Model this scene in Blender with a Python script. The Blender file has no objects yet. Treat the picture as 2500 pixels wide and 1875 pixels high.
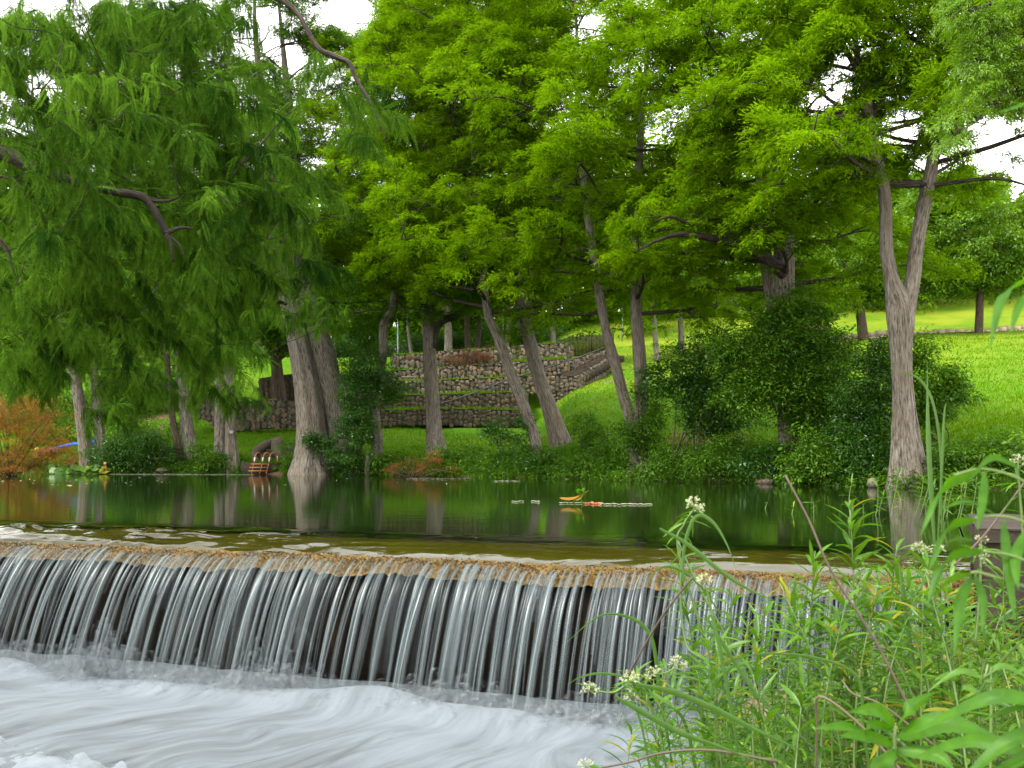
import bpy, math, random
import numpy as np
from mathutils import Vector

SC = bpy.context.scene
COL = SC.collection
R = random.Random(11)
rng = np.random.default_rng(11)
# ---------------------------------------------------------------- camera (2500 x 1875 photograph, pond surface = z 0)
F, CX, HY, CH = 2600.0, 1250.0, 1112.0, 1.13
cam = bpy.data.objects.new('camera', bpy.data.cameras.new('camera'))
COL.objects.link(cam); SC.camera = cam
cam.location = (0, 0, CH); cam.rotation_euler = (math.radians(90), 0, 0)
cam.data.sensor_width = 36; cam.data.lens = 36 * F / 2500
cam.data.shift_y = (HY - 937.5) / 2500
cam.data.clip_start = 0.1; cam.data.clip_end = 4000
cam.data.dof.use_dof = True; cam.data.dof.focus_distance = 28; cam.data.dof.aperture_fstop = 7.0
# ---------------------------------------------------------------- sky, sun, exposure: bright white overcast
SUN_EL, SUN_AZ = math.radians(58), math.radians(-120)      # azimuth from +Y towards +X
W = bpy.data.worlds.new("World"); SC.world = W; W.use_nodes = True
wt = W.node_tree; wt.nodes.clear()
wo = wt.nodes.new('ShaderNodeOutputWorld')
sk = wt.nodes.new('ShaderNodeTexSky'); sk.sky_type = 'NISHITA'; sk.sun_disc = False
sk.sun_elevation = SUN_EL; sk.sun_rotation = SUN_AZ
b1 = wt.nodes.new('ShaderNodeBackground'); b1.inputs[1].default_value = 0.10
b2 = wt.nodes.new('ShaderNodeBackground'); b2.inputs[0].default_value = (1.0, 0.985, 0.97, 1); b2.inputs[1].default_value = 1.0
mx = wt.nodes.new('ShaderNodeMixShader')
tc = wt.nodes.new('ShaderNodeTexCoord'); nz = wt.nodes.new('ShaderNodeTexNoise')
nz.inputs['Scale'].default_value = 3.0; nz.inputs['Detail'].default_value = 5
rp = wt.nodes.new('ShaderNodeMapRange'); rp.inputs[1].default_value = 0.30; rp.inputs[2].default_value = 0.42
wt.links.new(tc.outputs['Generated'], nz.inputs['Vector']); wt.links.new(nz.outputs[0], rp.inputs[0])
wt.links.new(rp.outputs[0], mx.inputs[0]); wt.links.new(sk.outputs[0], b1.inputs[0])
wt.links.new(b1.outputs[0], mx.inputs[1]); wt.links.new(b2.outputs[0], mx.inputs[2]); wt.links.new(mx.outputs[0], wo.inputs[0])
sun = bpy.data.objects.new('sun', bpy.data.lights.new('sun', 'SUN')); COL.objects.link(sun)
sun.data.energy = 1.5; sun.data.angle = math.radians(14); sun.data.color = (1.0, 0.96, 0.88)
sd = Vector((math.cos(SUN_EL) * math.sin(SUN_AZ), math.cos(SUN_EL) * math.cos(SUN_AZ), math.sin(SUN_EL)))
sun.rotation_euler = sd.to_track_quat('Z', 'Y').to_euler()
SC.view_settings.view_transform = 'Standard'; SC.view_settings.look = 'None'
SC.view_settings.exposure = 2.08; SC.view_settings.gamma = 1.0; SC.view_settings.use_curve_mapping = False
cy = SC.cycles
cy.max_bounces = 7; cy.diffuse_bounces = 3; cy.glossy_bounces = 3; cy.transmission_bounces = 4
cy.transparent_max_bounces = 32; cy.use_denoising = True; cy.caustics_reflective = False; cy.caustics_refractive = False
cy.sample_clamp_indirect = 6

# ---------------------------------------------------------------- helpers
def P(px, py, D):
    return np.array([(px - CX) / F * D, D, CH - (py - HY) / F * D])
def proj(V):
    return CX + V[..., 0] / V[..., 1] * F, HY - (V[..., 2] - CH) / V[..., 1] * F
def nrmz(v):
    return v / np.maximum(np.linalg.norm(v, axis=-1, keepdims=True), 1e-9)
def wloc(o):
    v = np.zeros(3)
    while o is not None:
        v += np.array(o.location); o = o.parent
    return v
def setp(o, label=None, cat=None, group=None, kind=None):
    for k, v in (('label', label), ('category', cat), ('group', group), ('kind', kind)):
        if v: o[k] = v
    return o
def thing(name, label, cat, loc=(0, 0, 0), group=None):
    o = bpy.data.objects.new(name, None); COL.objects.link(o); o.location = tuple(float(x) for x in loc)
    o.empty_display_size = 0.3
    return setp(o, label, cat, group)
class MB:
    """collects pieces of geometry for ONE mesh object"""
    def __init__(s): s.V = []; s.F = []; s.n = 0; s.A = {}
    def add(s, V, Fs, **attr):
        V = np.asarray(V, float).reshape(-1, 3)
        for f in (Fs if isinstance(Fs, list) else [Fs]): s.F.append(np.asarray(f, int) + s.n)
        for k, a in attr.items(): s.A.setdefault(k, []).append((s.n, np.asarray(a, float)))
        s.V.append(V); s.n += len(V); return s
    def box(s, c, size, rz=0.0, tilt=None):
        hx, hy, hz = [q / 2 for q in size]
        v = np.array([[x, y, z] for z in (-hz, hz) for x, y in ((-hx, -hy), (hx, -hy), (hx, hy), (-hx, hy))])
        if tilt is not None: v[:, 2] += tilt * v[:, 0]
        cr, sr = math.cos(rz), math.sin(rz)
        v = v @ np.array([[cr, sr, 0], [-sr, cr, 0], [0, 0, 1]]) + np.asarray(c)
        f = [[0, 3, 2, 1], [4, 5, 6, 7], [0, 1, 5, 4], [1, 2, 6, 5], [2, 3, 7, 6], [3, 0, 4, 7]]
        return s.add(v, np.array(f))
    def build(s, name, mat, parent=None, smooth=False, **props):
        V = np.concatenate(s.V); at = {}
        for k, lst in s.A.items():
            d = lst[0][1].shape[1:] if lst[0][1].ndim > 1 else ()
            arr = np.zeros((len(V),) + d)
            for n0, a in lst: arr[n0:n0 + len(a)] = a
            at[k] = arr
        return mk(name, V, s.F, mat, parent, smooth, at, **props)
def mesh_data(name, V, Fs, mat=None, smooth=False, attr=None):
    Fs = Fs if isinstance(Fs, list) else [Fs]
    me = bpy.data.meshes.new(name)
    V = np.ascontiguousarray(V, dtype=np.float32)
    me.vertices.add(len(V)); me.vertices.foreach_set('co', V.ravel())
    loops = np.concatenate([f.ravel() for f in Fs]).astype(np.int32)
    cnt = np.concatenate([np.full(len(f), f.shape[1]) for f in Fs])
    st = np.concatenate([[0], np.cumsum(cnt)[:-1]]).astype(np.int32)
    me.loops.add(len(loops)); me.loops.foreach_set('vertex_index', loops)
    me.polygons.add(len(cnt)); me.polygons.foreach_set('loop_start', st)
    if smooth: me.polygons.foreach_set('use_smooth', np.ones(len(cnt), bool))
    for k, a in (attr or {}).items():
        a = np.asarray(a, np.float32)
        if a.ndim == 1:
            t = me.attributes.new(k, 'FLOAT', 'POINT'); t.data.foreach_set('value', a)
        else:
            t = me.attributes.new(k, 'FLOAT_VECTOR', 'POINT'); t.data.foreach_set('vector', np.ascontiguousarray(a).ravel())
    me.update(calc_edges=True)
    if mat: me.materials.append(mat)
    return me
def mk(name, V, Fs, mat, parent=None, smooth=False, attr=None, loc=None, **props):
    V = np.asarray(V, float)
    if parent is not None: V = V - wloc(parent)
    if loc is not None: V = V - np.asarray(loc)
    o = bpy.data.objects.new(name, mesh_data(name, V, Fs, mat, smooth, attr)); COL.objects.link(o)
    if loc is not None: o.location = tuple(float(x) for x in loc)
    if parent is not None: o.parent = parent
    return setp(o, **props)
def cat_spline(pts, sub):
    p = np.asarray(pts, float)
    if len(p) < 3:
        t = np.linspace(0, 1, sub + 1)[:, None]; return p[0] * (1 - t) + p[-1] * t
    q = np.vstack([2 * p[0] - p[1], p, 2 * p[-1] - p[-2]]); out = []
    for i in range(1, len(q) - 2):
        for t in np.arange(sub) / sub:
            a, b, c, d = q[i - 1], q[i], q[i + 1], q[i + 2]
            out.append(.5 * (2 * b + (c - a) * t + (2 * a - 5 * b + 4 * c - d) * t * t + (3 * b - a - 3 * c + d) * t ** 3))
    out.append(p[-1]); return np.array(out)
def tube(pts, rad, sides=8, sub=4, flute=0.0, nfl=6, rough=0.0, seed=0):
    """tapered tube along a smooth line; returns V, F, bark coordinates"""
    r_ = np.random.default_rng(seed)
    q = cat_spline(np.column_stack([np.asarray(pts, float), np.asarray(rad, float)]), sub)
    c, r = q[:, :3], np.maximum(q[:, 3], .002); n = len(c)
    T = nrmz(np.gradient(c, axis=0))
    N = np.zeros_like(T); ref = np.array([0, 1, 0.]) if abs(T[0][1]) < .9 else np.array([0, 0, 1.])
    N[0] = nrmz(np.cross(np.cross(T[0], ref), T[0]))
    for i in range(1, n): N[i] = nrmz(N[i - 1] - T[i] * np.dot(N[i - 1], T[i]))
    B = np.cross(T, N); a = np.arange(sides) / sides * 2 * math.pi
    ln = np.concatenate([[0], np.cumsum(np.linalg.norm(np.diff(c, axis=0), axis=1))])
    rr = np.repeat(r[:, None], sides, 1)
    if flute:
        fz = np.clip(np.exp(-ln / max(ln[-1], .01) * 3.5), .12, 1)[:, None]; rr *= 1 + flute * fz * (np.cos(nfl * a + seed) + .6 * np.cos((nfl * 2 + 1) * a + 2 * seed))
    if rough:
        ph = r_.uniform(0, 6.28, (5,)); k = r_.integers(2, 9, 5)
        for j in range(5): rr *= 1 + rough * .45 * np.cos(k[j] * a + ph[j] + ln[:, None] * r_.uniform(-1.2, 1.2))
        rr *= 1 + rough * .35 * r_.normal(size=rr.shape)
    V = c[:, None] + rr[..., None] * (np.cos(a)[:, None] * N[:, None] + np.sin(a)[:, None] * B[:, None])
    i = np.arange(n - 1)[:, None] * sides; j = np.arange(sides); j2 = (j + 1) % sides
    Fq = np.stack([i + j, i + j2, i + sides + j2, i + sides + j], -1).reshape(-1, 4)
    rm = max(r.mean(), .02)
    bc = np.stack([np.cos(a)[None] * rm + 0 * rr, np.sin(a)[None] * rm + 0 * rr, ln[:, None] + 0 * rr + seed * 3.7], -1)
    caps = np.array([np.arange(sides)[::-1] + 0, np.arange(sides) + (n - 1) * sides])
    return V.reshape(-1, 3), [Fq, caps], bc.reshape(-1, 3)
def add_tube(mb, *a, **k):
    V, Fq, bc = tube(*a, **k); mb.add(V, Fq, bc=bc)
def leaf_quads(C, d, nrm, L, Wd, bend=.12):
    d = nrmz(d); s = nrmz(np.cross(d, nrm)); n = np.cross(s, d)
    L = np.asarray(L)[:, None]; Wd = np.asarray(Wd)[:, None]
    m = C + d * L * .45 + n * L * bend * .6
    V = np.stack([C, m + s * Wd / 2, C + d * L - n * L * bend, m - s * Wd / 2], 1).reshape(-1, 3)
    return V, np.arange(len(V)).reshape(-1, 4)
def gridF(nu, nv):
    i = np.arange(nu - 1)[:, None] * nv; j = np.arange(nv - 1)[None]
    return np.stack([i + j, i + nv + j, i + nv + j + 1, i + j + 1], -1).reshape(-1, 4)
def vnoise(x, y, seed=0):
    """smooth value noise, vectorised"""
    def h(i, j): return (np.sin(i * 127.1 + j * 311.7 + seed * 74.7) * 43758.5453) % 1.0
    xi, yi = np.floor(x), np.floor(y); xf, yf = x - xi, y - yi
    u, v = xf * xf * (3 - 2 * xf), yf * yf * (3 - 2 * yf)
    return ((h(xi, yi) * (1 - u) + h(xi + 1, yi) * u) * (1 - v) + (h(xi, yi + 1) * (1 - u) + h(xi + 1, yi + 1) * u) * v) * 2 - 1
def sstep(a, b, x):
    t = np.clip((x - a) / (b - a), 0, 1); return t * t * (3 - 2 * t)

# ---------------------------------------------------------------- materials
class NG:
    def __init__(s, name):
        s.m = bpy.data.materials.new(name); s.m.use_nodes = True; s.t = s.m.node_tree; s.t.nodes.clear()
        s.out = s.n('OutputMaterial')
    def n(s, typ, out=0, **inp):
        nd = s.t.nodes.new('ShaderNode' + typ)
        for k, v in inp.items():
            if k.startswith('_'): setattr(nd, k[1:], v); continue
            key = int(k[1:]) if k[0] == 'i' and k[1:].isdigit() else k.replace('_', ' ')
            s.set(nd.inputs[key], v)
        return nd
    def set(s, sock, v):
        if hasattr(v, 'bl_idname') and 'Node' in type(v).__name__ and not isinstance(v, bpy.types.NodeSocket): v = v.outputs[0]
        if isinstance(v, bpy.types.NodeSocket): s.t.links.new(v, sock)
        else: sock.default_value = v
    def attr(s, name, vec=False):
        a = s.n('Attribute', _attribute_name=name); return a.outputs['Vector'] if vec else a.outputs['Fac']
    def ramp(s, fac, *stops):
        r = s.n('ValToRGB', Fac=fac); e = r.color_ramp.elements
        while len(e) < len(stops): e.new(.5)
        for q, (p, c) in zip(e, stops): q.position = p; q.color = (c if len(c) == 4 else (*c, 1)) if not isinstance(c, float) else (c, c, c, 1)
        return r.outputs[0]
    def noise(s, scale, detail=3, vec=None, rough=.5, dist=0.0):
        nd = s.n('TexNoise', Scale=scale, Detail=detail, Roughness=rough, Distortion=dist)
        if vec is not None: s.set(nd.inputs['Vector'], vec)
        return nd.outputs[0]
    def scale(s, vec, sc):
        m = s.n('Mapping', Vector=vec); m.inputs['Scale'].default_value = sc; return m.outputs[0]
    def math(s, op, a, b=0.0):
        m = s.n('Math', _operation=op); s.set(m.inputs[0], a); s.set(m.inputs[1], b); return m.outputs[0]
    def rng(s, v, a, b, c=0.0, d=1.0):
        m = s.n('MapRange'); s.set(m.inputs[0], v)
        for i, q in enumerate((a, b, c, d)): m.inputs[i + 1].default_value = q
        return m.outputs[0]
    def mixc(s, f, a, b):
        m = s.n('MixRGB'); s.set(m.inputs[0], f)
        for i, c in ((1, a), (2, b)): s.set(m.inputs[i], (*c, 1) if isinstance(c, tuple) and len(c) == 3 else c)
        return m.outputs[0]
    def mixs(s, f, a, b):
        m = s.n('MixShader'); s.set(m.inputs[0], f); s.set(m.inputs[1], a); s.set(m.inputs[2], b); return m.outputs[0]
    def bump(s, h, st=.5, dist=.02):
        return s.n('Bump', Height=h, Strength=st, Distance=dist).outputs[0]
    def done(s, sh): s.t.links.new(sh if isinstance(sh, bpy.types.NodeSocket) else sh.outputs[0], s.out.inputs[0]); return s.m
def pos(g): return g.n('NewGeometry').outputs['Position']
def simple(name, col, rough=.6, metal=0.0, var=.25, nscale=8.0, bmp=0.0):
    g = NG(name); nz = g.noise(nscale, 4, pos(g))
    c = g.mixc(nz, tuple(x * (1 - var) for x in col), tuple(min(1, x * (1 + var)) for x in col))
    b = g.n('BsdfPrincipled', Base_Color=c, Roughness=rough, Metallic=metal)
    if rough >= .8: b.inputs['Specular IOR Level'].default_value = .1
    if bmp: g.set(b.inputs['Normal'], g.bump(g.noise(nscale * 3, 4, pos(g)), .6, bmp))
    return g.done(b)
def leafmat(name, dark, light, trans=.45, gloss=.03, grough=.45, mottle=0.0):
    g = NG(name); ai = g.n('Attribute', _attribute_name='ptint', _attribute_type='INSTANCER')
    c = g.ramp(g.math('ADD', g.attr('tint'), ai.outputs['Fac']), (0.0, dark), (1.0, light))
    if mottle:       # uneven colour, dry tips and small brown blemishes
        p = g.n('NewGeometry').outputs['Position']; sp = g.noise(150, 2, p, .6); bl = g.noise(28, 3, p)
        c = g.mixc(g.rng(bl, .35, .7, 0, mottle), c, dark)
        c = g.mixc(g.rng(sp, .66, .74, 0, .8), c, (.16, .10, .02))
    df = g.n('BsdfDiffuse', Color=c)
    tl = g.n('BsdfTranslucent', Color=g.mixc(.55, c, tuple(min(1, q * k) for q, k in zip(light, (1.1, 1.1, .7)))))
    s = g.mixs(trans, df, tl)
    if gloss: s = g.mixs(gloss, s, g.n('BsdfGlossy', Color=(.9, 1, .9, 1), Roughness=grough))
    return g.done(s)
def barkmat(name, c1, c2, c3, vs=5.0):
    g = NG(name); v = g.attr('bc', True)
    st = g.noise(1.0, 4, g.scale(v, (vs * 3.2, vs * 3.2, vs * .28)), .6, .6)
    bl = g.noise(1.0, 3, g.scale(v, (1.4, 1.4, .5)))
    c = g.ramp(st, (.33, c1), (.5, c2), (.72, c3))
    c = g.mixc(g.rng(bl, .45, .85, 0, .7), c, tuple(q * k for q, k in zip(c2, (.8, .7, .6))))
    b = g.n('BsdfPrincipled', Base_Color=c, Roughness=.9)
    b.inputs['Specular IOR Level'].default_value = .15
    fl = g.noise(1.0, 5, g.scale(v, (vs * 1.2, vs * 1.2, vs * .5)), .65)
    g.set(b.inputs['Normal'], g.bump(g.math('ADD', st, fl), 1.0, .07)); return g.done(b)

# ---------------------------------------------------------------- scattered foliage: one part, points + geometry nodes
def scatter_group(name, srcs):
    ng = bpy.data.node_groups.new(name, 'GeometryNodeTree')
    ng.interface.new_socket('Geometry', in_out='INPUT', socket_type='NodeSocketGeometry')
    ng.interface.new_socket('Geometry', in_out='OUTPUT', socket_type='NodeSocketGeometry')
    N = ng.nodes.new; gi = N('NodeGroupInput'); go = N('NodeGroupOutput')
    join = N('GeometryNodeGeometryToInstance')
    for o in reversed(srcs):
        oi = N('GeometryNodeObjectInfo'); oi.inputs['Object'].default_value = o; ng.links.new(oi.outputs['Geometry'], join.inputs[0])
    ip = N('GeometryNodeInstanceOnPoints')
    def na(nm, t):
        a = N('GeometryNodeInputNamedAttribute'); a.data_type = t; a.inputs['Name'].default_value = nm; return a.outputs['Attribute']
    er = N('FunctionNodeEulerToRotation'); ng.links.new(na('rot', 'FLOAT_VECTOR'), er.inputs[0])
    ng.links.new(gi.outputs[0], ip.inputs['Points']); ng.links.new(join.outputs[0], ip.inputs['Instance'])
    ip.inputs['Pick Instance'].default_value = True
    ng.links.new(na('pick', 'INT'), ip.inputs['Instance Index']); ng.links.new(er.outputs[0], ip.inputs['Rotation'])
    ng.links.new(na('size', 'FLOAT'), ip.inputs['Scale']); ng.links.new(ip.outputs[0], go.inputs[0])
    return ng
def source(name, V, Fq, mat, tint):
    return bpy.data.objects.new(name, mesh_data(name, V, Fq, mat, attr={'tint': tint}))
def scatter(name, ng, nvar, pts, rot, size, ptint, parent, mat, **props):
    pts = np.asarray(pts, float); loc = wloc(parent) if parent is not None else np.zeros(3)
    me = bpy.data.meshes.new(name); me.vertices.add(len(pts)); me.vertices.foreach_set('co', np.ascontiguousarray(pts - loc, np.float32).ravel())
    for k, t, a in (('rot', 'FLOAT_VECTOR', rot), ('size', 'FLOAT', size), ('ptint', 'FLOAT', ptint)):
        at = me.attributes.new(k, t, 'POINT'); at.data.foreach_set('vector' if t == 'FLOAT_VECTOR' else 'value', np.ascontiguousarray(a, np.float32).ravel())
    at = me.attributes.new('pick', 'INT', 'POINT'); at.data.foreach_set('value', rng.integers(0, nvar, len(pts)).astype(np.int32))
    me.materials.append(mat)
    o = bpy.data.objects.new(name, me); COL.objects.link(o); o.parent = parent
    md = o.modifiers.new('leaves', 'NODES'); md.node_group = ng
    return setp(o, **props)
PADS = {}
def pad_set(mat, flat, L, Wr, per, droop, flatn=.45):
    key = (mat, flat, L, Wr, per, droop)
    if key not in PADS:
        r_ = np.random.default_rng(len(PADS) + 300); src = []
        for v in range(7):
            th = r_.uniform(-1.35, 1.35, per) * (1 if flat < .45 else 2.3); rr = np.sqrt(r_.uniform(0, 1, per))
            # a pad is a few branchlets fanning out along +X with leaves along them
            nb = 7; ba = np.linspace(-1.2, 1.2, nb) + r_.normal(0, .15, nb); b = r_.integers(0, nb, per); tt = r_.uniform(.05, 1, per)
            if flat < .45:
                th = ba[b] + r_.normal(0, .10, per); rr = tt
            p = np.stack([rr * np.cos(th) - (.45 if flat < .45 else 0), rr * np.sin(th), r_.normal(0, .45, per) * flat * (.4 + .6 * rr) - droop * rr ** 2], -1)
            d = np.stack([np.cos(th), np.sin(th), -droop * 1.5 * rr], -1) + r_.normal(0, .55, (per, 3)) * [1, 1, .7]
            ln = r_.uniform(L[0], L[1], per); nr = np.array([0, 0, 1.]) + r_.normal(0, flatn, (per, 3))
            V, Fq = leaf_quads(p, d, nr, ln, ln * Wr * r_.uniform(.7, 1.3, per))
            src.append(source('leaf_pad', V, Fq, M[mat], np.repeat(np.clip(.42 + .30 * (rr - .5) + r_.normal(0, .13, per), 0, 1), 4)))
        PADS[key] = (scatter_group('leaf_pads', src), len(src))
    return PADS[key]
def pads(name, mat, C, rad, outw, parent, r_, flat=.30, L=(.17, .30), Wr=.20, per=190, droop=.25, flatn=.45, gap=True, tsd=.25, tilt=.30, toff=0.0, **props):
    C = np.asarray(C); rad = np.asarray(rad); outw = np.asarray(outw)
    if gap:
        k = ~in_gap(C + outw * rad[:, None] * .2, 1.0, 12); C, rad, outw = C[k], rad[k], outw[k]
    ng, nv = pad_set(mat, flat, L, Wr, per, droop, flatn); n = len(C)
    rot = np.stack([r_.normal(0, tilt, n), -np.arcsin(np.clip(outw[:, 2], -.6, .6)) * .6 + r_.normal(0, tilt, n), np.arctan2(outw[:, 1], outw[:, 0]) + r_.normal(0, .3, n)], -1)
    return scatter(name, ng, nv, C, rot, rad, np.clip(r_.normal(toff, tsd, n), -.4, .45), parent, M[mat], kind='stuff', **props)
# ---------------------------------------------------------------- material set
M = {}
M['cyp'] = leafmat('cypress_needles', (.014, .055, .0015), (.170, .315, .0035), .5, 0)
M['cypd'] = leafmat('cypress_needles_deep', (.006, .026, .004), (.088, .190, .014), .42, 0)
M['broad'] = leafmat('broad_leaves', (.030, .100, .002), (.135, .265, .004))
M['shrub'] = leafmat('glossy_shrub_leaves', (.010, .042, .003), (.052, .155, .008), .35, .03, .35)
M['under'] = leafmat('bank_leaves', (.016, .062, .003), (.100, .225, .007), .35, .015)
M['wood'] = leafmat('wood_leaves', (.018, .065, .003), (.120, .240, .006), .45, 0)
M['dead'] = leafmat('dead_needles', (.10, .045, .018), (.36, .165, .045), .3, 0)
M['deadg'] = leafmat('half_dead_needles', (.11, .085, .018), (.38, .155, .035), .3, 0)
M['brown'] = leafmat('brown_brush', (.045, .022, .012), (.16, .075, .032), .2, 0)
M['willow'] = leafmat('water_willow_leaves', (.020, .072, .003), (.105, .240, .010), .4, .02, .4, .6)
M['willowy'] = leafmat('yellowing_leaves', (.12, .15, .008), (.22, .21, .015), .4, .01)
M['blade'] = leafmat('reed_blades', (.020, .070, .006), (.075, .165, .018), .35, .03, .4, .5)
M['weed'] = leafmat('broad_weed_leaves', (.018, .075, .001), (.075, .220, .002), .5, .015, .5, .7)
M['floret'] = leafmat('white_florets', (.30, .36, .14), (.62, .64, .45), .3, 0)
M['grassb'] = leafmat('grass_blades', (.032, .115, .0015), (.140, .275, .003), .45, 0)
M['bark'] = barkmat('grey_brown_bark', (.036, .029, .022), (.172, .150, .118), (.31, .28, .235), 9)
M['barkn'] = barkmat('blackish_bark', (.006, .005, .004), (.026, .021, .016), (.060, .050, .038), 8)  # much darker bark for the near boughs and twigs
M['barkd'] = barkmat('dark_limb_bark', (.014, .011, .008), (.055, .045, .034), (.12, .102, .078), 8)
M['barkb'] = barkmat('dark_brown_bark', (.025, .018, .013), (.075, .055, .040), (.14, .11, .085), 7)
M['stem'] = leafmat('green_stems', (.05, .10, .02), (.12, .18, .03), .1, .05)
M['stemd'] = simple('brown_stems', (.060, .040, .024), .7, 0, .4, 20)
M['mid_conc'] = simple('brown_concrete', (.115, .092, .068), .95, 0, .45, 6, .02)
M['old_conc'] = simple('dark_stained_concrete', (.036, .029, .022), .95, 0, .6, 5, .03)
M['conc'] = simple('weathered_concrete', (.20, .175, .145), .9, 0, .45, 6, .02)
M['stonewall'] = simple('dark_mortar', (.085, .071, .050), .95, 0, .5, 5, .03)
M['orange'] = simple('rusty_orange_paint', (.36, .14, .03), .5, 0, .3, 30)
M['white'] = simple('white_plastic', (.75, .74, .70), .4, 0, .05)
M['iron'] = simple('black_iron', (.02, .018, .016), .5, .3, .3)
M['pole'] = simple('galvanised_pole', (.25, .30, .31), .45, .5, .15)
M['blue'] = simple('blue_plastic', (.01, .16, .62), .35, 0, .1)
M['yellow'] = simple('yellow_plastic', (.7, .42, .02), .4, 0, .1)
M['red'] = simple('orange_red_plastic', (.80, .09, .012), .45, 0, .15)
M['fence'] = simple('shade_dark_weathered_boards', (.026, .022, .018), .9, 0, .5, 4)  # near black boards: the deep shade of the wood is put into their colour
M['sign'] = simple('sign_plate', (.06, .065, .07), .5, 0, .1)
M['lettering'] = simple('sign_lettering', (.55, .55, .52), .5, 0, .05)
M['soil'] = simple('bare_soil', (.12, .075, .045), .95, 0, .45, 6, .03)
M['rock'] = simple('bank_rock', (.17, .125, .10), .9, 0, .35, 4, .04)
M['road'] = simple('pale_dirt_road', (.40, .31, .24), .95, 0, .2, 2, .01)
g = NG('field_stone')
oi = g.n('ObjectInfo').outputs['Random']
c = g.ramp(oi, (0.0, (.080, .070, .050)), (.35, (.125, .108, .076)), (.72, (.175, .152, .108)), (.92, (.20, .125, .065)), (1.0, (.22, .195, .145)))
nz1 = g.noise(7, 5, pos(g)); c = g.mixc(g.rng(nz1, .42, .68), c, (.048, .039, .028))
b = g.n('BsdfPrincipled', Base_Color=c, Roughness=.92); b.inputs['Specular IOR Level'].default_value = .2
g.set(b.inputs['Normal'], g.bump(g.noise(16, 4, pos(g)), .7, .03)); M['stone'] = g.done(b)
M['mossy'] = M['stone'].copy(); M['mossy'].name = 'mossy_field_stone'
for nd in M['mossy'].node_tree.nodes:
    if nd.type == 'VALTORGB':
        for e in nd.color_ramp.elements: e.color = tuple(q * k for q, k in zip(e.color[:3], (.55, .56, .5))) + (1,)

# lawn: sun-dried yellow patches uphill, bare soil where the attribute says so
g = NG('lawn'); p = pos(g)
n1 = g.noise(.35, 4, p); n2 = g.noise(3.5, 4, p); n3 = g.noise(22, 3, p)
gr = g.mixc(n2, (.028, .095, .0015), (.085, .195, .002))
dry = g.mixc(n2, (.12, .175, .006), (.19, .215, .016))
c = g.mixc(g.math('MULTIPLY', g.attr('dry'), g.rng(n1, .25, .6)), gr, dry)
sl = g.mixc(n2, (.085, .055, .034), (.22, .145, .085))
c = g.mixc(g.rng(g.math('ADD', g.attr('soil'), g.math('ADD', g.math('MULTIPLY', g.math('SUBTRACT', n2, .5), 1.1), g.math('MULTIPLY', g.math('SUBTRACT', n1, .5), 1.8))), .45, .65), c, sl)
b = g.n('BsdfPrincipled', Base_Color=c, Roughness=.95); b.inputs['Specular IOR Level'].default_value = .1
g.set(b.inputs['Normal'], g.bump(g.math('ADD', n3, n2), .8, .08)); M['lawn'] = g.done(b)

# pond water: clear, dark, reflecting by its own refractive index
def watermat(name, tint, bumps, rough):
    g = NG(name); p = pos(g)
    nv = None
    for sc, st, dist in bumps:
        nd = g.n('Bump', Height=g.noise(1.0, 2, g.scale(p, sc)), Strength=st, Distance=dist)
        if nv is not None: g.set(nd.inputs['Normal'], nv)
        nv = nd.outputs[0]
    fr = g.n('Fresnel', IOR=1.333); gl = g.n('BsdfGlossy', Color=(.93, .95, .93, 1), Roughness=rough)
    if nv is not None: g.set(fr.inputs['Normal'], nv); g.set(gl.inputs['Normal'], nv)
    deep = g.mixs(g.attr('clear'), g.n('BsdfDiffuse', Color=(.006, .012, .002, 1)), g.n('BsdfTransparent', Color=(*tint, 1)))
    return g.done(g.mixs(fr.outputs[0], deep, gl))
M['pond'] = watermat('pond_water', (.82, .78, .52), [((1.3, 2.2, 1), .10, .03), ((9, 16, 1), .10, .004)], .045)
g = NG('pond_bed'); p = pos(g)
c = g.mixc(g.noise(2.5, 5, p), (.006, .010, .002), (.022, .024, .005))
c2 = g.mixc(g.noise(9, 5, p), (.022, .026, .006), (.066, .056, .012))
c = g.mixc(g.attr('shallow'), c, c2)
M['bed'] = g.done(g.n('BsdfDiffuse', Color=c))
g = NG('wet_algae'); p = pos(g)
n = g.noise(26, 5, p, .65); nb = g.noise(3, 3, p)
c = g.ramp(n, (.34, (.010, .006, .001)), (.52, (.080, .043, .003)), (.72, (.25, .145, .009)))
c = g.mixc(g.rng(g.noise(1.1, 4, p, .6), .45, .62, 0, .75), c, (.022, .020, .008)); c = g.mixc(g.rng(nb, .35, .7), c, g.mixc(n, (.02, .013, .002), (.16, .090, .008)))
b = g.n('BsdfPrincipled', Base_Color=c, Roughness=.6); b.inputs['Specular IOR Level'].default_value = .25
g.set(b.inputs['Normal'], g.bump(n, 1.0, .02)); M['algae'] = g.done(b)
g = NG('wet_dam_wall'); p = pos(g)
n = g.noise(1.0, 5, g.scale(p, (5, 5, .7))); c = g.ramp(n, (.35, (.002, .0016, .001)), (.62, (.006, .0045, .003)), (.85, (.028, .017, .006)))
b = g.n('BsdfPrincipled', Base_Color=c, Roughness=.55); b.inputs['Specular IOR Level'].default_value = .04
M['dam'] = g.done(b)
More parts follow.
